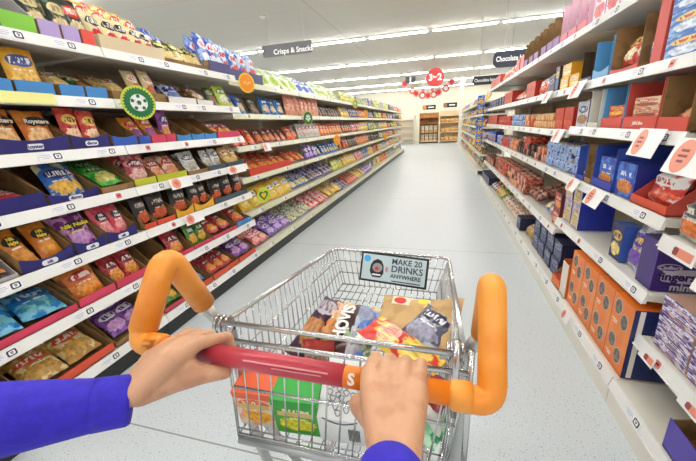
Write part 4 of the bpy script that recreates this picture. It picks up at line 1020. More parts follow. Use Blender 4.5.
promo('R', RX, 2.50, RZ[3] + 0.008, 'white price card with salmon oval below the narrow brown carton', w=0.16, h=0.08, tilt=24)
promo('R', RX, 1.42, NZ[3] + 0.004, 'white card with salmon panel under the silver bags', w=0.2, h=0.055, tilt=10, shape='panel')
promo('R', RX, 1.20, NZ[3] + 0.004, 'card with large round salmon offer beside the purple mini fingers box', w=0.16, h=0.11, tilt=14, shape='round')
promo('R', RX, 2.66, RZ[1] + 0.01, 'white price card below the empty dark carton on the second right shelf', w=0.2, h=0.11, tilt=22)
promo('R', RX, 3.36, RZ2[1] + 0.01, 'white price card below the yellow biscuit boxes', w=0.17, h=0.1, tilt=22)
promo('R', RX, 2.93, RZ2[2] + 0.01, 'white price card below the plain red biscuit cartons', w=0.2, h=0.1, tilt=22)
promo('R', RX, 1.43, NZ[4] - 0.004, 'salmon label on the low shelf edge below the wafer boxes, farther one', w=0.10, h=0.045, tilt=13, shape='panel')
promo('R', RX, 1.17, NZ[4] - 0.004, 'salmon label on the low shelf edge below the wafer boxes, nearer one', w=0.10, h=0.045, tilt=13, shape='panel')
promo('R', RBX, 2.13, 0.158, 'small salmon price card on the base shelf edge below the orange boxes', w=0.12, h=0.06, tilt=20)
promo('L', LX, 1.93, LZ[3] + 0.01, 'white price card with salmon oval under the speckled snack bags', w=0.2, h=0.075)
promo('L', LX, 2.62, LZ[3] + 0.01, 'white price card with salmon oval under the gold snack bags', w=0.26, h=0.07)
promo('L', LX, 1.99, LZ[4] + 0.012, 'white price card with salmon oval under the gold-fronted trays', w=0.19, h=0.075)
promo('L', FX, 3.35, FZ[2] + 0.01, 'white price card below the red snack bags in the third left bay', w=0.15, h=0.09)
o = promo('L', LX, 1.13, LZ[1] + 0.006, 'pale yellow shelf strip under the low blue trays', w=0.26, h=0.05, tilt=13, shape='panel')
for c in list(o.children)[1:]: bpy.data.objects.remove(c)
o.children[0].data.materials[0] = M('card_pale_yellow', (240, 236, 150), 0.45)

# round shelf wobblers
m_lime = M('wobbler_lime', (206, 214, 70), 0.4); m_dkg = M('wobbler_green', (30, 112, 62), 0.4); m_wh = M('wobbler_white', (240, 240, 236), 0.4)
m_or = M('wobbler_orange', (246, 150, 40), 0.4); m_ye = M('wobbler_yellow', (248, 206, 40), 0.4); m_lg = M('wobbler_bright_green', (110, 190, 60), 0.4)
def wobbler(x, y, z, kind, label, rz=68, r=0.09):
    o = empty('shelf_wobbler', (x, y, z), math.radians(rz))
    tag(o, label, 'promotional sign', 'round wobblers on the left shelf edges')
    def P(pts, h, mat, name, d): return MB().prism(pts, h, 0, Matrix.Translation((0, -d, 0))).build(name, mat, o)
    MB().tube([(0, 0.003, 0), (-r * 0.6, 0.03, 0.0), (-r * 1.05, 0.09, -0.005)], 0.004, 6).build('arm', m_acr, o)
    def star(n, a, b): return [((a if i % 2 else b) * math.cos(PI * i / n), (a if i % 2 else b) * math.sin(PI * i / n)) for i in range(2 * n)]
    if kind in ('ball', 'ballplain'):
        P(ell(r, r, 40), 0.002, m_lime, 'card', 0.0)
        P(star(30, r * 0.92, r * 0.80) if kind == 'ball' else ell(r * 0.9, r * 0.9, 32), 0.001, m_dkg, 'green_burst', 0.0015)
        P(ell(r * 0.5, r * 0.5, 30), 0.001, m_wh, 'football', 0.003)
        b = MB()
        for k in range(6):
            a = PI / 2 + k * 2 * PI / 5
            cx, cz = (0, 0) if k == 5 else (r * 0.38 * math.cos(a), r * 0.38 * math.sin(a))
            q = r * (0.15 if k == 5 else 0.12)
            b.prism([(cx + q * math.cos(PI / 2 + j * 2 * PI / 5), cz + q * math.sin(PI / 2 + j * 2 * PI / 5)) for j in range(5)], 0.001, 0, Matrix.Translation((0, -0.004, 0)))
        b.build('football_patches', m_dkg, o)
    elif kind == 'orange':
        P(ell(r, r, 40), 0.002, m_ye, 'card', 0.0)
        P(ell(r * 0.84, r * 0.84, 36), 0.001, m_or, 'orange_disc', 0.0015)
        b = MB()
        for i in range(5): b.box((-r * 0.4 + i * r * 0.2, -0.0035, math.sin(i * 2.1) * r * 0.08), (r * 0.1, 0.001, r * 0.24))
        b.build('scribbled_print', M('wobbler_cream', (250, 214, 130), 0.4), o)
    elif kind == 'heart':
        P(ell(r, r, 40), 0.002, m_lime, 'card', 0.0)
        def H(s): return [(s * 16 * math.sin(t) ** 3, s * (13 * math.cos(t) - 5 * math.cos(2 * t) - 2 * math.cos(3 * t) - math.cos(4 * t))) for t in [2 * PI * i / 36 for i in range(36)]][::-1]
        P(H(r * 0.042), 0.001, m_dkg, 'green_heart', 0.0015); P(H(r * 0.024), 0.001, m_ye, 'yellow_heart', 0.003)
    else:
        P(ell(r, r, 40), 0.002, m_ye, 'card', 0.0); P(ell(r * 0.72, r * 0.72, 30), 0.001, m_lg, 'green_disc', 0.0015)
        P([(r * 0.4, 0), (-r * 0.28, r * 0.4), (-r * 0.28, -r * 0.4)][::-1], 0.001, m_wh, 'white_arrow', 0.003)
    return o
wobbler(-1.70, 1.66, 1.535, 'ball', 'large round green football wobbler on the second shelf near the trolley', r=0.093)
wobbler(-1.74, 2.93, 1.765, 'orange', 'yellow and orange round wobbler on the top shelf at the bay end', r=0.085)
wobbler(-1.80, 4.50, 1.475, 'ballplain', 'round green football wobbler beside the salmon pink bags')
wobbler(-1.80, 5.78, 1.12, 'orange', 'orange round wobbler on the fourth shelf by the blue bags')
wobbler(-1.79, 3.06, 0.70, 'heart', 'lime wobbler with green heart in front of the yellow bags', r=0.085)
wobbler(-1.80, 7.2, 1.78, 'arrow', 'yellow and green wobbler on the top shelf far along')
wobbler(-1.80, 9.0, 1.28, 'arrow', 'green wobbler with white arrow far along the third shelf')
wobbler(-1.80, 8.2, 1.60, 'orange', 'orange wobbler far along the second shelf')
wobbler(-1.80, 11.0, 0.95, 'orange', 'small orange wobbler near the far end of the left shelves')

# ------------------------------------------------------------------ hanging signs
def sign(x0, x1, y, z, h, col, lines, label, size, cr=0.05, align='CENTER', tx=0.0, dz=0.0, sq=1.0):
    w = x1 - x0
    o = empty('aisle_sign', ((x0 + x1) / 2, y, z)); tag(o, label, 'hanging sign', 'aisle signs hanging from the ceiling')
    MB().prism(rrect(w, h, cr, 5), 0.03, 0).build('board', M('sign_' + label[:6], col, 0.4), o)
    for x in (-w * 0.35, w * 0.35): MB().tube([(x, 0.015, h / 2 - 0.01), (x, 0.015, 3.51 - z)], 0.004, 6).build('hanger', m_steel, o)
    for i, l in enumerate(lines): text('lettering', l, size, m_white_ink, o, (tx, -0.002, dz - i * size * 1.05), align=align, bold=0.003, squeeze=sq)
    return o
m_white_ink = M('sign_white_ink', (250, 250, 250), 0.4)
sign(-3.69, -2.60, 7.0, 2.90, 0.22, (96, 96, 100), ['Crisps & Snacks'], 'grey aisle sign reading Crisps & Snacks above the left shelves', 0.135, 0.02, 'LEFT', -0.30, -0.035)
sign(0.80, 2.0, 7.0, 2.33, 0.27, (40, 44, 66), ['Chocolate biscuits'], 'dark navy aisle sign reading Chocolate above the right shelves, nearer one', 0.115, 0.1, 'LEFT', -0.55, sq=0.74)
sign(0.62, 1.55, 9.0, 2.20, 0.19, (40, 40, 46), ['Chocolate bars'], 'smaller black aisle sign behind the navy Chocolate sign', 0.095, 0.06, 'LEFT', -0.43, sq=0.8)
DN = []
m_sred = M('offer_red', (214, 52, 46), 0.4)
def disc(x, z, r, label, mats, y=15.0):
    DN.append(1); y += 0.13 * len(DN)
    o = empty('offer_disc', (x, y, z)); tag(o, label, 'hanging sign', 'hanging red and white offer discs')
    MB().prism(ell(r, r, 28), 0.02, 0).build('disc', mats[0], o)
    MB().prism(ell(r * 0.62, r * 0.62, 24), 0.004, 0, Matrix.Translation((0, -0.005, 0))).build('disc_centre', mats[1], o)
    MB().tube([(0, 0.01, r - 0.01), (0, 0.01, 3.51 - z)], 0.004, 5).build('hanger', m_steel, o)
    return o
big = disc(-0.41, 3.03, 0.36, 'large red 3 for 2 disc hanging at the far end of the aisle', (m_sred, m_sred))
text('lettering', '3', 0.34, m_white_ink, big, (-0.17, -0.012, 0.0), bold=0.012); text('lettering', '2', 0.34, m_white_ink, big, (0.18, -0.012, 0.0), bold=0.012)
text('lettering', 'for', 0.13, m_white_ink, big, (0.0, -0.012, 0.02), bold=0.004)
m_spk = M('offer_pink', (236, 150, 146), 0.4)
for i, (x, z, r) in enumerate(((-1.64, 2.90, 0.16), (-1.33, 2.62, 0.13), (-1.18, 2.50, 0.13), (-0.93, 2.42, 0.14), (-0.70, 2.41, 0.14), (-0.47, 2.44, 0.14), (-0.27, 2.53, 0.15), (0.03, 2.68, 0.15), (0.26, 2.92, 0.15))):
    disc(x, z, r, 'small red and white offer disc, %s from left under the large disc' % nth(i + 1), (m_sred, m_wh) if i % 2 else (m_spk, m_sred))
for i, x in enumerate((-0.95, -0.55)):
    disc(x, 2.66 + 0.02 * i, 0.12, 'white offer disc under the large red disc, %s one' % ('left' if i == 0 else 'right'), (m_wh, m_spk))
o = sign(-1.6, -1.2, 15.2, 3.03, 0.24, (50, 56, 54), [], 'small black and green sign left of the red 3 for 2 disc', 0.1, 0.02)
MB().box((0.0, -0.003, 0), (0.06, 0.004, 0.2)).build('white_divider', m_wh, o)

# ------------------------------------------------------------------ units against the back wall
m_wood = noisy('shelf_wood', (176, 118, 58), (150, 96, 44), 6, rough=0.5); m_pale = M('pale_unit', (222, 196, 150), 0.5)
def rear_unit(x0, x1, top, frame, label, sign_col):
    w = x1 - x0; o = empty('display_unit', (x0, 22.6, 0)); tag(o, label, 'display unit', 'shelf units on the back wall')
    MB().box((w / 2, 0.58, top / 2), (w, 0.04, top)).build('back_panel', frame, o)
    for x in (0.02, w - 0.02): MB().box((x, 0.3, top / 2), (0.04, 0.56, top)).build('side_panel', frame, o)
    for z in (0.12, 0.65, 1.22): MB().box((w / 2, 0.3, z), (w - 0.08, 0.54, 0.05)).build('shelf', frame if z > 0.2 else m_pale, o)
    MB().box((w / 2, 0.28, top - 0.16), (w - 0.08, 0.5, 0.3)).build('header', frame, o)
    s = empty('header_sign', (x0 + w * 0.5, 22.7, top + 0.32)); tag(s, label.replace('shelf unit', 'sign above the shelf unit'), 'sign', 'signs above the back wall units')
    MB().box((0, 0, 0), (0.78, 0.03, 0.26)).build('board', m_black, s)
    MB().prism(ell(0.13, 0.12, 16, -0.3, 0), 0.01, 0, Matrix.Translation((0, -0.03, 0))).build('round_picture', sign_col, s)
    MB().box((0.1, -0.018, 0), (0.35, 0.004, 0.07)).build('lettering_line', m_wh, s)
    for x in (-0.3, 0.3): MB().box((x, 0.01, -0.23), (0.02, 0.02, 0.22)).build('post', m_steel, s)
rear_unit(-1.50, -0.32, 1.86, m_wood, 'brown wooden shelf unit at the far end of the aisle', M('sign_orange', (226, 140, 60), 0.5))
rear_unit(-0.26, 0.95, 1.92, m_pale, 'pale shelf unit of loaves beside the brown wooden one', M('sign_brown', (150, 110, 80), 0.5))
bag('loaf', 'cream bread bag', (0.22, 0.42, 0.12), (226, 216, 186), (240, 234, 214), (120, 130, 70), (250, 250, 240), (206, 170, 110), name='bread_bag', cat='bread', crumple=0.4)
bag('bun', 'golden bun bag', (0.26, 0.22, 0.14), (214, 150, 76), (236, 190, 120), (240, 220, 180), (150, 80, 40), (226, 170, 90), name='bread_bag', cat='bread', crumple=0.4)
for j, z in enumerate((0.146, 0.676)):
    for i in range(4):
        o = link('bread_bag', style_mesh('loaf', i % 3)); o.location = (-1.32 + i * 0.27, 22.8, z)
        tag(o, 'cream bread bag in the brown unit, %s from the left on the %s shelf' % (nth(i + 1), 'lower' if j == 0 else 'middle'), 'bread', 'bread bags in the back wall units')
for j, z in enumerate((0.146, 0.676, 1.246)):
    for i in range(4):
        o = link('bread_bag', style_mesh('bun', i % 3)); o.location = (-0.08 + i * 0.28, 22.8, z)
        tag(o, 'golden bun bag in the pale unit, %s from the left on the %s shelf' % (nth(i + 1), ('lower', 'middle', 'upper')[j]), 'bread', 'bread bags in the back wall units')
rear = empty('chiller_cabinet', (-4.0, 22.4, 0)); tag(rear, 'pale open cabinet on the back wall behind the left shelves', 'cabinet')
MB().box((1.1, 0.6, 0.9), (2.2, 0.3, 1.8)).build('back_panel', m_white, rear)
for z in (0.3, 0.7, 1.1, 1.5): MB().box((1.1, 0.3, z), (2.2, 0.5, 0.04)).build('shelf', m_pale, rear)
for x in (0.02, 2.18): MB().box((x, 0.3, 0.9), (0.04, 0.6, 1.8)).build('side_panel', m_white, rear)

# ------------------------------------------------------------------ shopping trolley
tr = empty('shopping_trolley', (-0.2, 0.85, 0)); OFF = Vector((-0.2, 0.85, 0))
tag(tr, 'chrome wire shopping trolley with orange and maroon handle in the middle of the aisle', 'shopping trolley')
def TL(*p): return [Vector(q) - OFF for q in p]
m_org = M('handle_orange', (238, 128, 22), 0.35); m_orl = noisy('grip_orange', (236, 142, 36), (244, 160, 62), 9, rough=0.42); m_mar = M('handle_maroon', (188, 60, 74), 0.28)
hz, hy = 1.0, 0.384
hb = MB().tube(TL((-0.475, hy, hz), (0.035, hy, hz - 0.005)), 0.0160, 16).build('handle_bar', m_org, tr, True)
MB().tube(TL((-0.385, hy, hz), (-0.128, hy, hz - 0.003)), 0.0165, 18).build('maroon_sleeve', m_mar, hb, True)
b = MB()
for i, (xa, xb, dz, tk) in enumerate(((-0.29, -0.15, 0.55, 0.0012), (-0.24, -0.16, 0.25, 0.0008))):
    a0 = dz; 
    b.box(((xa + xb) / 2 - OFF.x, hy - OFF.y - 0.0167 * math.cos(a0), hz + 0.0167 * math.sin(a0)), (xb - xa, 0.001, tk * 2))
b.build('printed_lines', M('handle_print', (222, 150, 150), 0.4), hb)
text('lettering', 'S', 0.022, M('handle_white', (250, 240, 230), 0.4), hb, (-0.115 - OFF.x, hy - OFF.y - 0.0148, hz + 0.005), rot=(-0.55, 0, 0), bold=0.0008)
def bez(P, n=6):
    """smooth polyline through corner points (rounded corners)"""
    out = [Vector(P[0])]
    for i in range(1, len(P) - 1):
        p, q, r_ = Vector(P[i - 1]), Vector(P[i]), Vector(P[i + 1])
        k = min(0.045, (p - q).length * 0.45, (r_ - q).length * 0.45)
        a = q + (p - q).normalized() * k; c = q + (r_ - q).normalized() * k
        for j in range(n + 1):
            t = j / n; out.append(a * (1 - t) ** 2 + q * 2 * t * (1 - t) + c * t * t)
    out.append(Vector(P[-1])); return out
for x, nm in ((-0.510, 'L'), (0.074, 'R')):
    ins = 0.05 if nm == 'L' else -0.05
    hh = hz if nm == 'L' else hz - 0.010
    p = bez(TL((x + ins, hy, hh + (0 if nm == 'L' else 0.004)), (x, hy, hh), (x + 0.002, 0.48, 1.134), (x + 0.004, 0.548, 0.985)), 8)
    rr = [0.0205 if nm == 'L' else 0.0185] * len(p)
    for i in range(len(p)):
        if i > len(p) * 0.4: rr[i] = 0.0245 if nm == 'L' else 0.019
    g_ = MB().tube(p, rr, 18).build('orange_grip', m_orl, tr, True)
    MB().tube([p[0] + Vector((-ins * 0.5, 0, 0)), p[0] + Vector((ins * 0.02, 0, 0)), p[0] + Vector((ins * 0.1, 0, 0))], [0.0205, 0.0205, 0.0165], 18).build('collar', m_orl, g_, True)
    q = Vector((x + 0.004, 0.545, 0.988)); e = -0.47 if nm == 'L' else 0.052
    MB().tube(TL((x + 0.004, 0.545, 0.988), (x + ins * 0.3, 0.565, 0.935), (e, 0.575, 0.90), (e, 0.60, 0.55), (e, 0.66, 0.30), (e + ins * 0.4, 0.75, 0.22)), 0.0135, 12).build('frame_post', m_steel, tr, True)
    cl = MB()
    for k in range(3):
        cx = e + ins * (0.1 + 0.25 * k)
        cl.tube(TL(*[(cx, 0.535 + 0.017 * math.cos(a), 0.945 + 0.02 * math.sin(a)) for a in [2 * PI * t / 12 for t in range(12)]]), 0.004, 6, 0, True)
    cl.tube(TL((e - ins * 0.1, 0.535, 0.945), (e + ins * 0.9, 0.53, 0.945)), 0.009, 10)
    cl.build('hinge', m_chrome, tr, True)
RL, RRt, FLc, FRc = Vector((-0.470, 0.555, 0.935)), Vector((0.052, 0.555, 0.932)), Vector((-0.425, 1.235, 0.862)), Vector((0.035, 1.215, 0.855))
BRL, BRR, BFL, BFR = Vector((-0.462, 0.525, 0.635)), Vector((0.022, 0.525, 0.645)), Vector((-0.375, 1.17, 0.735)), Vector((-0.005, 1.16, 0.735))
def lerp(a, b, t): return a * (1 - t) + b * t
rim = bez(TL(RL, FLc, FRc, RRt), 8)
MB().tube(rim, 0.0062, 8).build('basket_rim', m_chrome, tr, True)
def wires(name, segs, r=0.0019, mat=None):
    b = MB()
    for s in segs: b.tube(TL(*s), r, 6)
    return b.build(name, mat or m_chrome, tr, True)
NW = 25
wires('left_wire_panel', [(lerp(RL, FLc, i / NW), lerp(BRL, BFL, i / NW)) for i in range(NW + 1)] + [(lerp(RL, BRL, t), lerp(FLc, BFL, t)) for t in (0.33, 0.66, 0.99)])
wires('right_wire_panel', [(lerp(RRt, FRc, i / NW), lerp(BRR, BFR, i / NW)) for i in range(NW + 1)] + [(lerp(RRt, BRR, t), lerp(FRc, BFR, t)) for t in (0.33, 0.66, 0.99)])
wires('front_wire_panel', [(lerp(FLc, FRc, (i + 0.5) / 18), lerp(BFL, BFR, (i + 0.5) / 18)) for i in range(18)] + [(lerp(FLc, BFL, t), lerp(FRc, BFR, t)) for t in (0.33, 0.66, 0.99)])
wires('base_grid', [(lerp(BRL, BRR, i / 16), lerp(BFL, BFR, i / 16)) for i in range(17)] + [(lerp(BRL, BFL, i / 14), lerp(BRR, BFR, i / 14)) for i in range(15)])
GL, GR_ = Vector((-0.424, 0.50, 0.978)), Vector((0.046, 0.50, 0.972)); HL, HR = Vector((-0.419, 0.50, 0.936)), Vector((0.056, 0.50, 0.935))
wires('gate_top_bar', [(GL, GR_)], 0.0052)
wires('gate_second_bar', [(HL, HR)], 0.0052)
wires('gate_upright', [(Vector((0.034, 0.498, 1.0)), Vector((0.034, 0.498, 0.84))), (Vector((0.058, 0.503, 0.98)), Vector((0.058, 0.503, 0.66)))], 0.0062)
gb0, gb1 = Vector((-0.455, 0.522, 0.648)), Vector((0.02, 0.522, 0.655))
wires('rear_gate', [(lerp(HL, HR, i / 15), lerp(gb0, gb1, i / 15)) for i in range(16)] + [(lerp(HL, gb0, 0.93), lerp(HR, gb1, 0.93))], 0.0021)
wires('gate_cross_bar', [(lerp(HL, gb0, 0.46), lerp(HR, gb1, 0.46)), (gb0, gb1)], 0.0034)
# lower frame and castors (mostly hidden under the basket)
wires('under_frame', bez and [((-0.462, 0.53, 0.62), (0.03, 0.53, 0.63)), ((-0.455, 0.60, 0.64), (-0.40, 0.75, 0.22)), ((0.03, 0.60, 0.64), (0.0, 0.75, 0.22)),
      ((-0.40, 0.50, 0.17), (-0.37, 1.25, 0.17)), ((0.0, 0.50, 0.17), (-0.04, 1.25, 0.17)), ((-0.40, 0.75, 0.18), (0.0, 0.75, 0.18)), ((-0.37, 1.2, 0.18), (-0.04, 1.2, 0.18)), ((-0.37, 1.05, 0.17), (-0.38, 1.1, 0.70)), ((-0.04, 1.05, 0.17), (-0.03, 1.1, 0.70))], 0.0125, m_steel)
for x, y in ((-0.40, 0.52), (0.0, 0.52), (-0.37, 1.22), (-0.04, 1.22)):
    c = MB().box((x - OFF.x, y - OFF.y, 0.125), (0.035, 0.06, 0.09)).build('castor', m_steel, tr)
    MB().tube([(x - OFF.x - 0.012, y - OFF.y - 0.02, 0.0625), (x - OFF.x + 0.012, y - OFF.y - 0.02, 0.0625)], 0.062, 20).build('wheel', M('wheel_grey', (70, 70, 72), 0.6), c, True)
# advert board hooked on the front of the basket
A0, A1 = Vector((-0.298, 1.212, 0.868)), Vector((-0.035, 1.194, 0.855))
ad = empty('advert_board', (0, 0, 0)); ad.parent = tr
ax = (A1 - A0); aw = ax.length; ax.normalize(); az = Vector((0.0, 0.40, 1)).normalized(); ay = az.cross(ax).normalized(); az = ax.cross(ay)
ad.matrix_local = Matrix.Translation(A0 - OFF) @ Matrix((ax, ay, az)).transposed().to_4x4()
ah = 0.116
MB().box((aw / 2, 0.004, -ah / 2), (aw, 0.008, ah)).build('board_frame', m_black, ad)
MB().box((aw / 2, -0.001, -ah / 2), (aw - 0.016, 0.002, ah - 0.016)).build('board_print', M('advert_blue_grey', (194, 212, 216), 0.35), ad)
m_adk = M('advert_dark', (52, 60, 66), 0.4)
for nm, s, sz, z in (('lettering', 'MAKE 20', 0.030, -0.027), ('lettering', 'DRINKS', 0.035, -0.056), ('lettering', 'ANYWHERE', 0.0215, -0.083)):
    text(nm, s, sz, m_adk, ad, (0.124, -0.0026, z), align='LEFT', bold=0.0005)
MB().box((0.185, -0.0022, -0.102), (0.11, 0.0006, 0.004)).build('small_print', m_adk, ad)
MB().prism(ell(0.014, 0.013, 18, 0.026, -0.026), 0.0006, 0, Matrix.Translation((0, -0.0028, 0))).build('blue_spot', M('advert_blue', (60, 170, 230), 0.4), ad)
MB().prism([(0.040, -0.075), (0.042, -0.05), (0.052, -0.032), (0.068, -0.024), (0.084, -0.03), (0.094, -0.048), (0.096, -0.078), (0.085, -0.096), (0.052, -0.096)][::-1], 0.0006, 0, Matrix.Translation((0, -0.0028, 0))).build('dark_machine_picture', m_black, ad)
MB().prism(ell(0.02, 0.018, 18, 0.07, -0.058), 0.0006, 0, Matrix.Translation((0, -0.0036, 0))).build('machine_window', M('advert_grey', (150, 150, 156), 0.4), ad)
MB().prism(ell(0.009, 0.008, 14, 0.068, -0.062), 0.0006, 0, Matrix.Translation((0, -0.0044, 0))).build('machine_light', M('advert_red', (206, 60, 60), 0.4), ad)
MB().box((0.068, -0.0036, -0.086), (0.034, 0.0006, 0.006)).build('machine_trim', m_wh, ad)
MB().prism(ell(0.006, 0.011, 14, 0.107, -0.06), 0.0006, 0, Matrix.Translation((0, -0.0028, 0))).build('pink_spot', M('advert_pink', (214, 130, 140), 0.4), ad)

# ------------------------------------------------------------------ goods in the trolley
def placed(k, name, label, cat, loc, rot, parts=None, var=0):
    o = link(name, style_mesh(k, var)); o.location = loc; o.rotation_euler = Euler([math.radians(a) for a in rot], 'XYZ')
    return tag(o, label, cat, 'shopping in the trolley')
def teabox(x, y, z, top, lower, mid, label, w=0.098, d=0.095, h=0.115, rz=4):
    o = empty('tea_box', (x, y, z), math.radians(rz)); tag(o, label, 'box of tea', 'shopping in the trolley')
    o.rotation_euler = (math.radians(9), 0, math.radians(rz))
    m1 = M('tea_' + label[:6], top, 0.4)
    pm = PM('teaprint_' + label[:6], mid, top, top, (244, 230, 200), lower, blotch=0.5, rough=0.4, crumple=0)
    MB().box((0, d / 2, h / 2), (w, d, h), mats=[0, 0, 1, 1, 1, 1]).build('carton', [pm, m1], o)
    MB().box((0, d / 2, h - 0.008), (w + 0.003, d + 0.003, 0.02)).build('lid', m1, o)
    MB().box((0, -0.001, h * 0.62), (w * 0.8, 0.001, h * 0.12)).build('gold_band', M('tea_gold', (214, 186, 110), 0.4), o)
    return o
teabox(-0.412, 0.548, 0.655, (232, 98, 52), (240, 170, 40), (236, 214, 190), 'orange-topped tea box behind the trolley gate beside a green one')
teabox(-0.305, 0.546, 0.657, (36, 160, 50), (214, 206, 30), (70, 160, 50), 'green tea box between the orange and white boxes in the trolley', w=0.108)
wb = empty('carton_box', (-0.198, 0.546, 0.658), math.radians(2)); wb.rotation_euler = (math.radians(9), 0, math.radians(2))
tag(wb, 'white carton with grey oval scrollwork and barcode in the trolley', 'box', 'shopping in the trolley')
m_wc = M('carton_white', (232, 232, 228), 0.4)
cm = MB(); cm.box((0, 0.055, 0.04), (0.105, 0.11, 0.08))
cm.add([(-0.0525, 0, 0.08), (0.0525, 0, 0.08), (0.0525, 0.11, 0.08), (-0.0525, 0.11, 0.08), (-0.046, 0.07, 0.15), (0.046, 0.07, 0.15), (0.046, 0.11, 0.15), (-0.046, 0.11, 0.15)],
       [(0, 1, 5, 4), (1, 2, 6, 5), (2, 3, 7, 6), (3, 0, 4, 7), (4, 5, 6, 7)], 0)
cm.build('carton', m_wc, wb)
TT_ = Matrix.Translation((0, 0.0, 0.08)) @ Matrix.Rotation(-math.atan2(0.07, 0.07), 4, 'X')
sc = MB()
def sq(cx, cz, s): return [(cx + s * math.cos(a) * (1 + 0.25 * math.sin(3 * a)), 0, cz + s * math.sin(a)) for a in [2 * PI * i / 14 for i in range(14)]]
for i in range(16):
    a = i * 2.399; q = 0.0095 * math.sqrt(i) 
    sc.tube([TT_ @ (Vector(v) + Vector((q * math.cos(a) * 1.05, -0.001, 0.045 + q * math.sin(a) * 0.85))) for v in sq(0, 0, 0.006)], 0.0009, 5, 0, True)
sc.build('oval_scrollwork', M('print_dark_grey', (70, 72, 84), 0.5), wb)
b = MB()
for i in range(9): b.box((0.018 + i * 0.003, -0.001, 0.035), (0.0014, 0.001, 0.04))
b.build('barcode', m_black, wb)
arc = [(-0.04 + 0.08 * t, -0.001, 0.082 - 0.014 * math.sin(PI * t)) for t in [i / 10 for i in range(11)]]
MB().tube(arc, 0.0015, 5).build('printed_curve', M('print_dark_grey', (70, 72, 84), 0.5), wb)
bag('t_red', 'x', (0.09, 0.12, 0.06), (150, 40, 36), (196, 70, 60), (240, 230, 220), (150, 40, 40), (200, 90, 60), plate_on=0.4)
bag('t_grw', 'x', (0.10, 0.13, 0.05), (236, 232, 220), (90, 150, 70), (60, 120, 50), (250, 250, 240), (120, 170, 90), plate_on=0.6)
placed('t_red', 'sauce_pouch', 'small dark red pouch behind the green tea box', 'food pouch', (-0.305, 0.69, 0.682), (-12, 0, 6))
placed('t_grw', 'vegetable_bag', 'white and green bag behind the white scrollwork carton', 'vegetable bag', (-0.225, 0.71, 0.69), (-30, 0, -14))
bag('t_pur', 'x', (0.085, 0.27, 0.085), (70, 34, 66), (44, 22, 46), (226, 216, 226), (70, 34, 66), (190, 130, 80), plate_on=0.7, blotch=0.6)
placed('t_pur', 'bread_bag', 'dark purple bread bag at the left of the shopping', 'bread', (-0.375, 0.71, 0.735), (-82, 14, -6), var=1)
bag('t_bun', 'x', (0.075, 0.25, 0.08), (222, 176, 120), (240, 220, 190), (226, 120, 60), (250, 240, 230), (200, 130, 70), plate_on=0.4)
placed('t_bun', 'bread_bag', 'clear bag of rolls between the purple and brown bread bags', 'bread', (-0.325, 0.74, 0.725), (-82, 0, -6), var=2)
# wrapped loaf, brown and blue, with its name down the bag
lf = empty('bread_loaf', (-0.236, 0.680, 0.735)); lf.rotation_euler = (math.radians(-82), 0, math.radians(-2)); tag(lf, 'brown and blue wrapped loaf with large white lettering in the trolley', 'bread', 'shopping in the trolley')
pk = packet(0.125, 0.27, 0.095, 4)
uvu = pk.uv
pk.m = [(0 if sum(q[0] for q in u) / len(u) < 0.5 else 1) if 0.1 < sum(q[1] for q in u) / len(u) < 0.92 else 2 for u in uvu]
pk.build('wrapper', [M('loaf_brown', (66, 36, 26), 0.3), PM('loaf_blue', (86, 120, 196), (150, 180, 226), (230, 210, 120), (40, 60, 140), (220, 190, 110), blotch=1, plate_on=0.3, pic_on=0.4), PM('loaf_cream', (232, 214, 170), (214, 170, 90), (60, 60, 60), (240, 240, 230), (220, 170, 90), blotch=1, plate_on=0, pic_on=0)], lf, True)
text('lettering', 'HOVIS', 0.052, m_white_ink, lf, (-0.03, -0.0505, 0.135), rot=(0, -PI / 2, 0), bold=0.0016)
# brown paper bag with red and yellow label
pb = empty('paper_bag', (-0.078, 0.775, 0.755)); pb.rotation_euler = (math.radians(-80), 0, math.radians(-4)); tag(pb, 'brown paper bag with round red label at the right of the shopping', 'paper bag', 'shopping in the trolley')
packet(0.225, 0.225, 0.07, 9).build('bag', noisy('kraft_paper', (206, 170, 116), (190, 152, 98), 16, rough=0.7, bump=0.3), pb, True)
MB().box((0.015, -0.0375, 0.16), (0.17, 0.001, 0.035)).build('label_strip', M('label_cream', (236, 220, 190), 0.5), pb)
MB().prism(ell(0.019, 0.014, 20, -0.045, 0.16), 0.001, 0, Matrix.Translation((0, -0.0395, 0))).build('red_label', M('label_red', (206, 54, 50), 0.5), pb)
MB().prism(ell(0.016, 0.016, 20, 0.025, 0.162), 0.001, 0, Matrix.Translation((0, -0.0395, 0))).build('yellow_label', M('label_yellow', (244, 220, 60), 0.5), pb)
pb2 = packet(0.10, 0.2, 0.05, 5).build('paper_bag', MATS['kraft_paper'], None, True); pb2.location = (0.0, 0.72, 0.765); pb2.rotation_euler = (math.radians(-60), math.radians(-20), math.radians(-20))
tag(pb2, 'crumpled brown paper bag end against the right side of the trolley', 'paper bag', 'shopping in the trolley')
bag('t_drk', 'x', (0.11, 0.14, 0.05), (90, 92, 110), (190, 190, 200), (60, 60, 80), (230, 230, 240), (150, 150, 170), blotch=1, crumple=0.9, rough=0.2)
placed('t_drk', 'salad_bag', 'clear dark bag lying on the brown paper bag', 'food bag', (-0.06, 0.735, 0.805), (-76, 8, -34))
bag('t_ry', 'x', (0.10, 0.22, 0.04), (214, 48, 36), (236, 200, 70), (244, 240, 230), (200, 40, 40), (240, 200, 90), blotch=1, plate_on=0.4)
placed('t_ry', 'snack_bag', 'red and yellow packet lying across the middle of the shopping', 'snacks', (0.005, 0.668, 0.79), (-82, -4, 57), var=1)
bag('t_dr', 'x', (0.10, 0.15, 0.045), (130, 22, 28), (90, 14, 20), (200, 150, 60), (240, 220, 190), (160, 50, 40), blotch=0.7, plate_on=0.5)
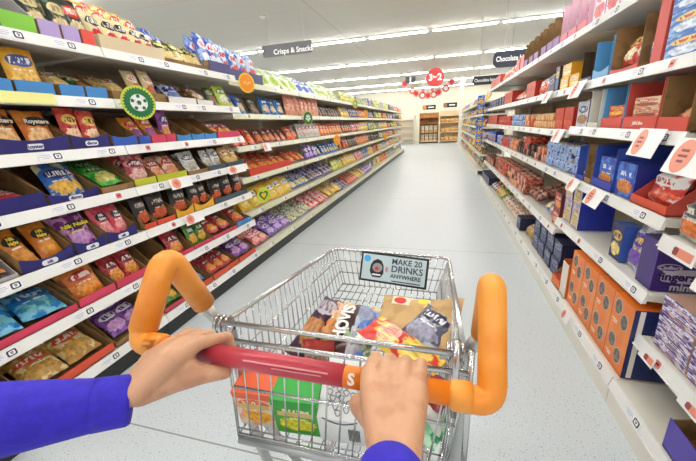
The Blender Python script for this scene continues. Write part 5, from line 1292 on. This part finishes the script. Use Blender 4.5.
placed('t_dr', 'snack_bag', 'dark red packet nearest the gate in the trolley', 'snacks', (0.03, 0.625, 0.755), (-78, 0, 72))
bag('t_gr', 'x', (0.09, 0.15, 0.03), (60, 170, 110), (200, 230, 200), (240, 250, 240), (40, 120, 80), (150, 210, 170), plate_on=0.4)
placed('t_gr', 'food_bag', 'green and white flat pack under the dark red packet', 'food bag', (0.02, 0.575, 0.70), (-74, 0, 66))
pr = empty('paper_roll', (-0.035, 0.60, 0.70)); tag(pr, 'white paper roll lying by the right end of the gate', 'paper roll', 'shopping in the trolley')
rp = [(0.03, 0), (0.052, 0), (0.052, 0.11), (0.03, 0.11)]
vs = []; fs = []; n = 24
for q, y in rp:
    for j in range(n): vs.append((q * math.cos(2 * PI * j / n), y - 0.03, q * math.sin(2 * PI * j / n) + 0.02))
for i in range(4):
    for j in range(n): fs.append((i * n + j, i * n + (j + 1) % n, ((i + 1) % 4) * n + (j + 1) % n, ((i + 1) % 4) * n + j))
MB().add(vs, fs).build('roll', M('paper_white', (226, 222, 212), 0.7), pr, True)

# ------------------------------------------------------------------ the person pushing the trolley (arms and hands in view)
def ball(b, c, r, n=14):
    c = Vector(c); vs = []; fs = []; m = n // 2
    for i in range(1, m):
        for j in range(n):
            t, p = PI * i / m, 2 * PI * j / n
            vs.append(c + Vector((math.sin(t) * math.cos(p), math.sin(t) * math.sin(p), math.cos(t))) * r)
    for i in range(m - 2):
        for j in range(n): fs.append((i * n + j, (i + 1) * n + j, (i + 1) * n + (j + 1) % n, i * n + (j + 1) % n))
    k = len(vs); vs += [c + Vector((0, 0, r)), c - Vector((0, 0, r))]
    for j in range(n):
        fs.append((k, j, (j + 1) % n)); fs.append((k + 1, (m - 2) * n + (j + 1) % n, (m - 2) * n + j))
    b.add(vs, fs)
def limb(b, pts, rad):
    P = [Vector(p) for p in pts]
    for i in range(len(P) - 1):
        L_ = (P[i + 1] - P[i]).length; n = max(2, int(L_ / 0.008))
        b.tube([lerp(P[i], P[i + 1], t / n) for t in range(n + 1)], [rad[i] * (1 - t / n) + rad[i + 1] * t / n for t in range(n + 1)], 14)
    for p, r in zip(P, rad): ball(b, p, r * 0.999)
def skinned(b, name, mat, parent, voxel, smooth=5):
    me = b.data(name + '_raw', [mat]); o = bpy.data.objects.new('raw', me); C.objects.link(o)
    md = o.modifiers.new('r', 'REMESH'); md.mode = 'VOXEL'; md.voxel_size = voxel; md.use_smooth_shade = True
    ms = o.modifiers.new('s', 'SMOOTH'); ms.iterations = smooth; ms.factor = 0.5
    dg = bpy.context.evaluated_depsgraph_get()
    m2 = bpy.data.meshes.new_from_object(o.evaluated_get(dg)); bpy.data.objects.remove(o)
    m2.materials.clear(); m2.materials.append(mat)
    for p in m2.polygons: p.use_smooth = True; p.material_index = 0
    return link(name, m2, parent)
pe = empty('person', (-0.24, -0.30, 0.0)); PO = Vector((-0.24, -0.30, 0.0))
tag(pe, 'person in a royal blue jumper gripping the trolley handle with both hands', 'person')
def PP(*pts): return [Vector(p) - PO for p in pts]
m_skin = noisy('skin', (206, 156, 120), (192, 138, 104), 22, rough=0.48, detail=4.0)
m_jump = noisy('jumper_blue', (50, 36, 184), (45, 32, 172), 60, rough=0.8, bump=0.15)
sk = MB()
# right hand
RWR = (-0.038, 0.262, 1.030)
rm = [((-0.087, 0.366, 1.026), 0.0112), ((-0.065, 0.373, 1.033), 0.0116), ((-0.042, 0.373, 1.034), 0.0114), ((-0.020, 0.368, 1.029), 0.0104)]
wx = (-0.013, -0.005, 0.004, 0.011)
for (mc, r), dx in zip(rm, wx):
    limb(sk, PP((RWR[0] + dx, RWR[1], RWR[2]), (mc[0] * 0.66 + (RWR[0] + dx) * 0.34, 0.328, 1.034), mc), (0.0180, 0.0165, r * 1.08))
    x = mc[0]
    limb(sk, PP(mc, (x, 0.413, 1.014), (x + 0.001, 0.415, 0.986), (x + 0.002, 0.392, 0.969)), (r, r * 0.88, r * 0.80, r * 0.68))
limb(sk, PP((RWR[0] - 0.014, 0.285, 1.022), (-0.088, 0.326, 1.008), (-0.104, 0.356, 0.979), (-0.090, 0.386, 0.966)), (0.019, 0.0165, 0.0118, 0.0095))
limb(sk, PP((-0.05, 0.30, 1.015), (-0.062, 0.345, 1.012), (-0.03, 0.345, 1.012)), (0.018, 0.016, 0.014))
limb(sk, PP((RWR[0] - 0.009, RWR[1] - 0.004, RWR[2]), (-0.036, 0.19, 1.056), (0.0, 0.03, 1.13), (0.03, -0.20, 1.26), (-0.06, -0.28, 1.20), (-0.24, -0.30, 1.12)), (0.0185, 0.0205, 0.038, 0.045, 0.06, 0.09))
limb(sk, PP((RWR[0] + 0.011, RWR[1] - 0.004, RWR[2]), (-0.028, 0.19, 1.056), (0.004, 0.03, 1.13)), (0.0175, 0.0205, 0.036))
# left hand
LWR = Vector((-0.428, 0.292, 0.992))
lm = [((-0.3690, 0.371, 1.028), 0.0114), ((-0.3885, 0.373, 1.030), 0.0114), ((-0.4075, 0.372, 1.027), 0.0108), ((-0.425, 0.366, 1.021), 0.0098)]
acr = Vector((0.0135, -0.007, 0.004))
for i, (mc, r) in enumerate(lm):
    w_ = LWR + acr * (1.5 - i) * 0.55; mid = lerp(w_, Vector(mc), 0.6) + Vector((0, -0.003, 0.006))
    limb(sk, PP(w_, mid, mc), (0.0175, 0.0165, r * 1.08))
    dx = (0.022, 0.006, 0.002, 0.0)[i]; x = mc[0] + dx
    limb(sk, PP(mc, (x, 0.413, 1.013), (x + 0.001, 0.416, 0.986), (x - 0.003, 0.394, 0.969)), (r, r * 0.90, r * 0.80, r * 0.68))
limb(sk, PP(LWR + Vector((0.008, 0.004, -0.004)), (-0.392, 0.330, 0.986), (-0.356, 0.352, 0.986), (-0.331, 0.374, 0.976)), (0.0195, 0.0195, 0.0155, 0.0115))
limb(sk, PP((-0.385, 0.352, 1.012), (-0.374, 0.348, 0.996), (-0.362, 0.350, 0.988)), (0.0165, 0.0165, 0.0145))
limb(sk, PP((-0.40, 0.335, 1.005), (-0.385, 0.338, 0.995)), (0.017, 0.017))
limb(sk, PP((-0.41, 0.315, 0.995), (-0.40, 0.345, 1.003), (-0.42, 0.345, 1.0)), (0.018, 0.016, 0.014))
limb(sk, PP(LWR + acr * 0.35, (-0.475, 0.252, 0.997), (-0.535, 0.20, 1.012), (-0.66, 0.09, 1.05), (-0.54, -0.18, 1.24), (-0.43, -0.27, 1.20), (-0.24, -0.30, 1.12)), (0.0185, 0.0215, 0.031, 0.038, 0.045, 0.06, 0.09))
limb(sk, PP(LWR - acr * 0.35, (-0.478, 0.246, 0.998), (-0.540, 0.19, 1.018), (-0.66, 0.09, 1.05)), (0.0185, 0.0215, 0.030, 0.037))
body = skinned(sk, 'body', m_skin, pe, 0.0026, 6)
jm = MB()
limb(jm, PP((-0.0325, 0.196, 1.055), (-0.030, 0.17, 1.066), (0.0, 0.03, 1.13), (0.03, -0.20, 1.26), (-0.06, -0.28, 1.20), (-0.24, -0.30, 1.12), (-0.24, -0.30, 0.95)), (0.0295, 0.0325, 0.051, 0.064, 0.09, 0.13, 0.14))
limb(jm, PP((-0.452, 0.271, 0.987), (-0.535, 0.20, 1.012), (-0.66, 0.09, 1.05), (-0.54, -0.18, 1.24), (-0.43, -0.27, 1.20), (-0.24, -0.30, 1.12)), (0.0345, 0.046, 0.052, 0.064, 0.09, 0.13))
skinned(jm, 'jumper', m_jump, pe, 0.004, 3)
for o_, r_, cxy, d_ in (('cuff', 0.0305, (-0.0328, 0.199, 1.054), (0.0025, -0.026, 0.010)), ('cuff', 0.0355, (-0.449, 0.2735, 0.9862), (-0.0975, -0.083, 0.028))):
    c0 = Vector(cxy) - PO; d0 = Vector(d_).normalized()
    MB().tube([c0 - d0 * 0.028 * 0.9, c0 - d0 * 0.02, c0 + d0 * 0.02], [r_ * 0.93, r_, r_ * 1.02], 28).build(o_, m_jump, pe, True)
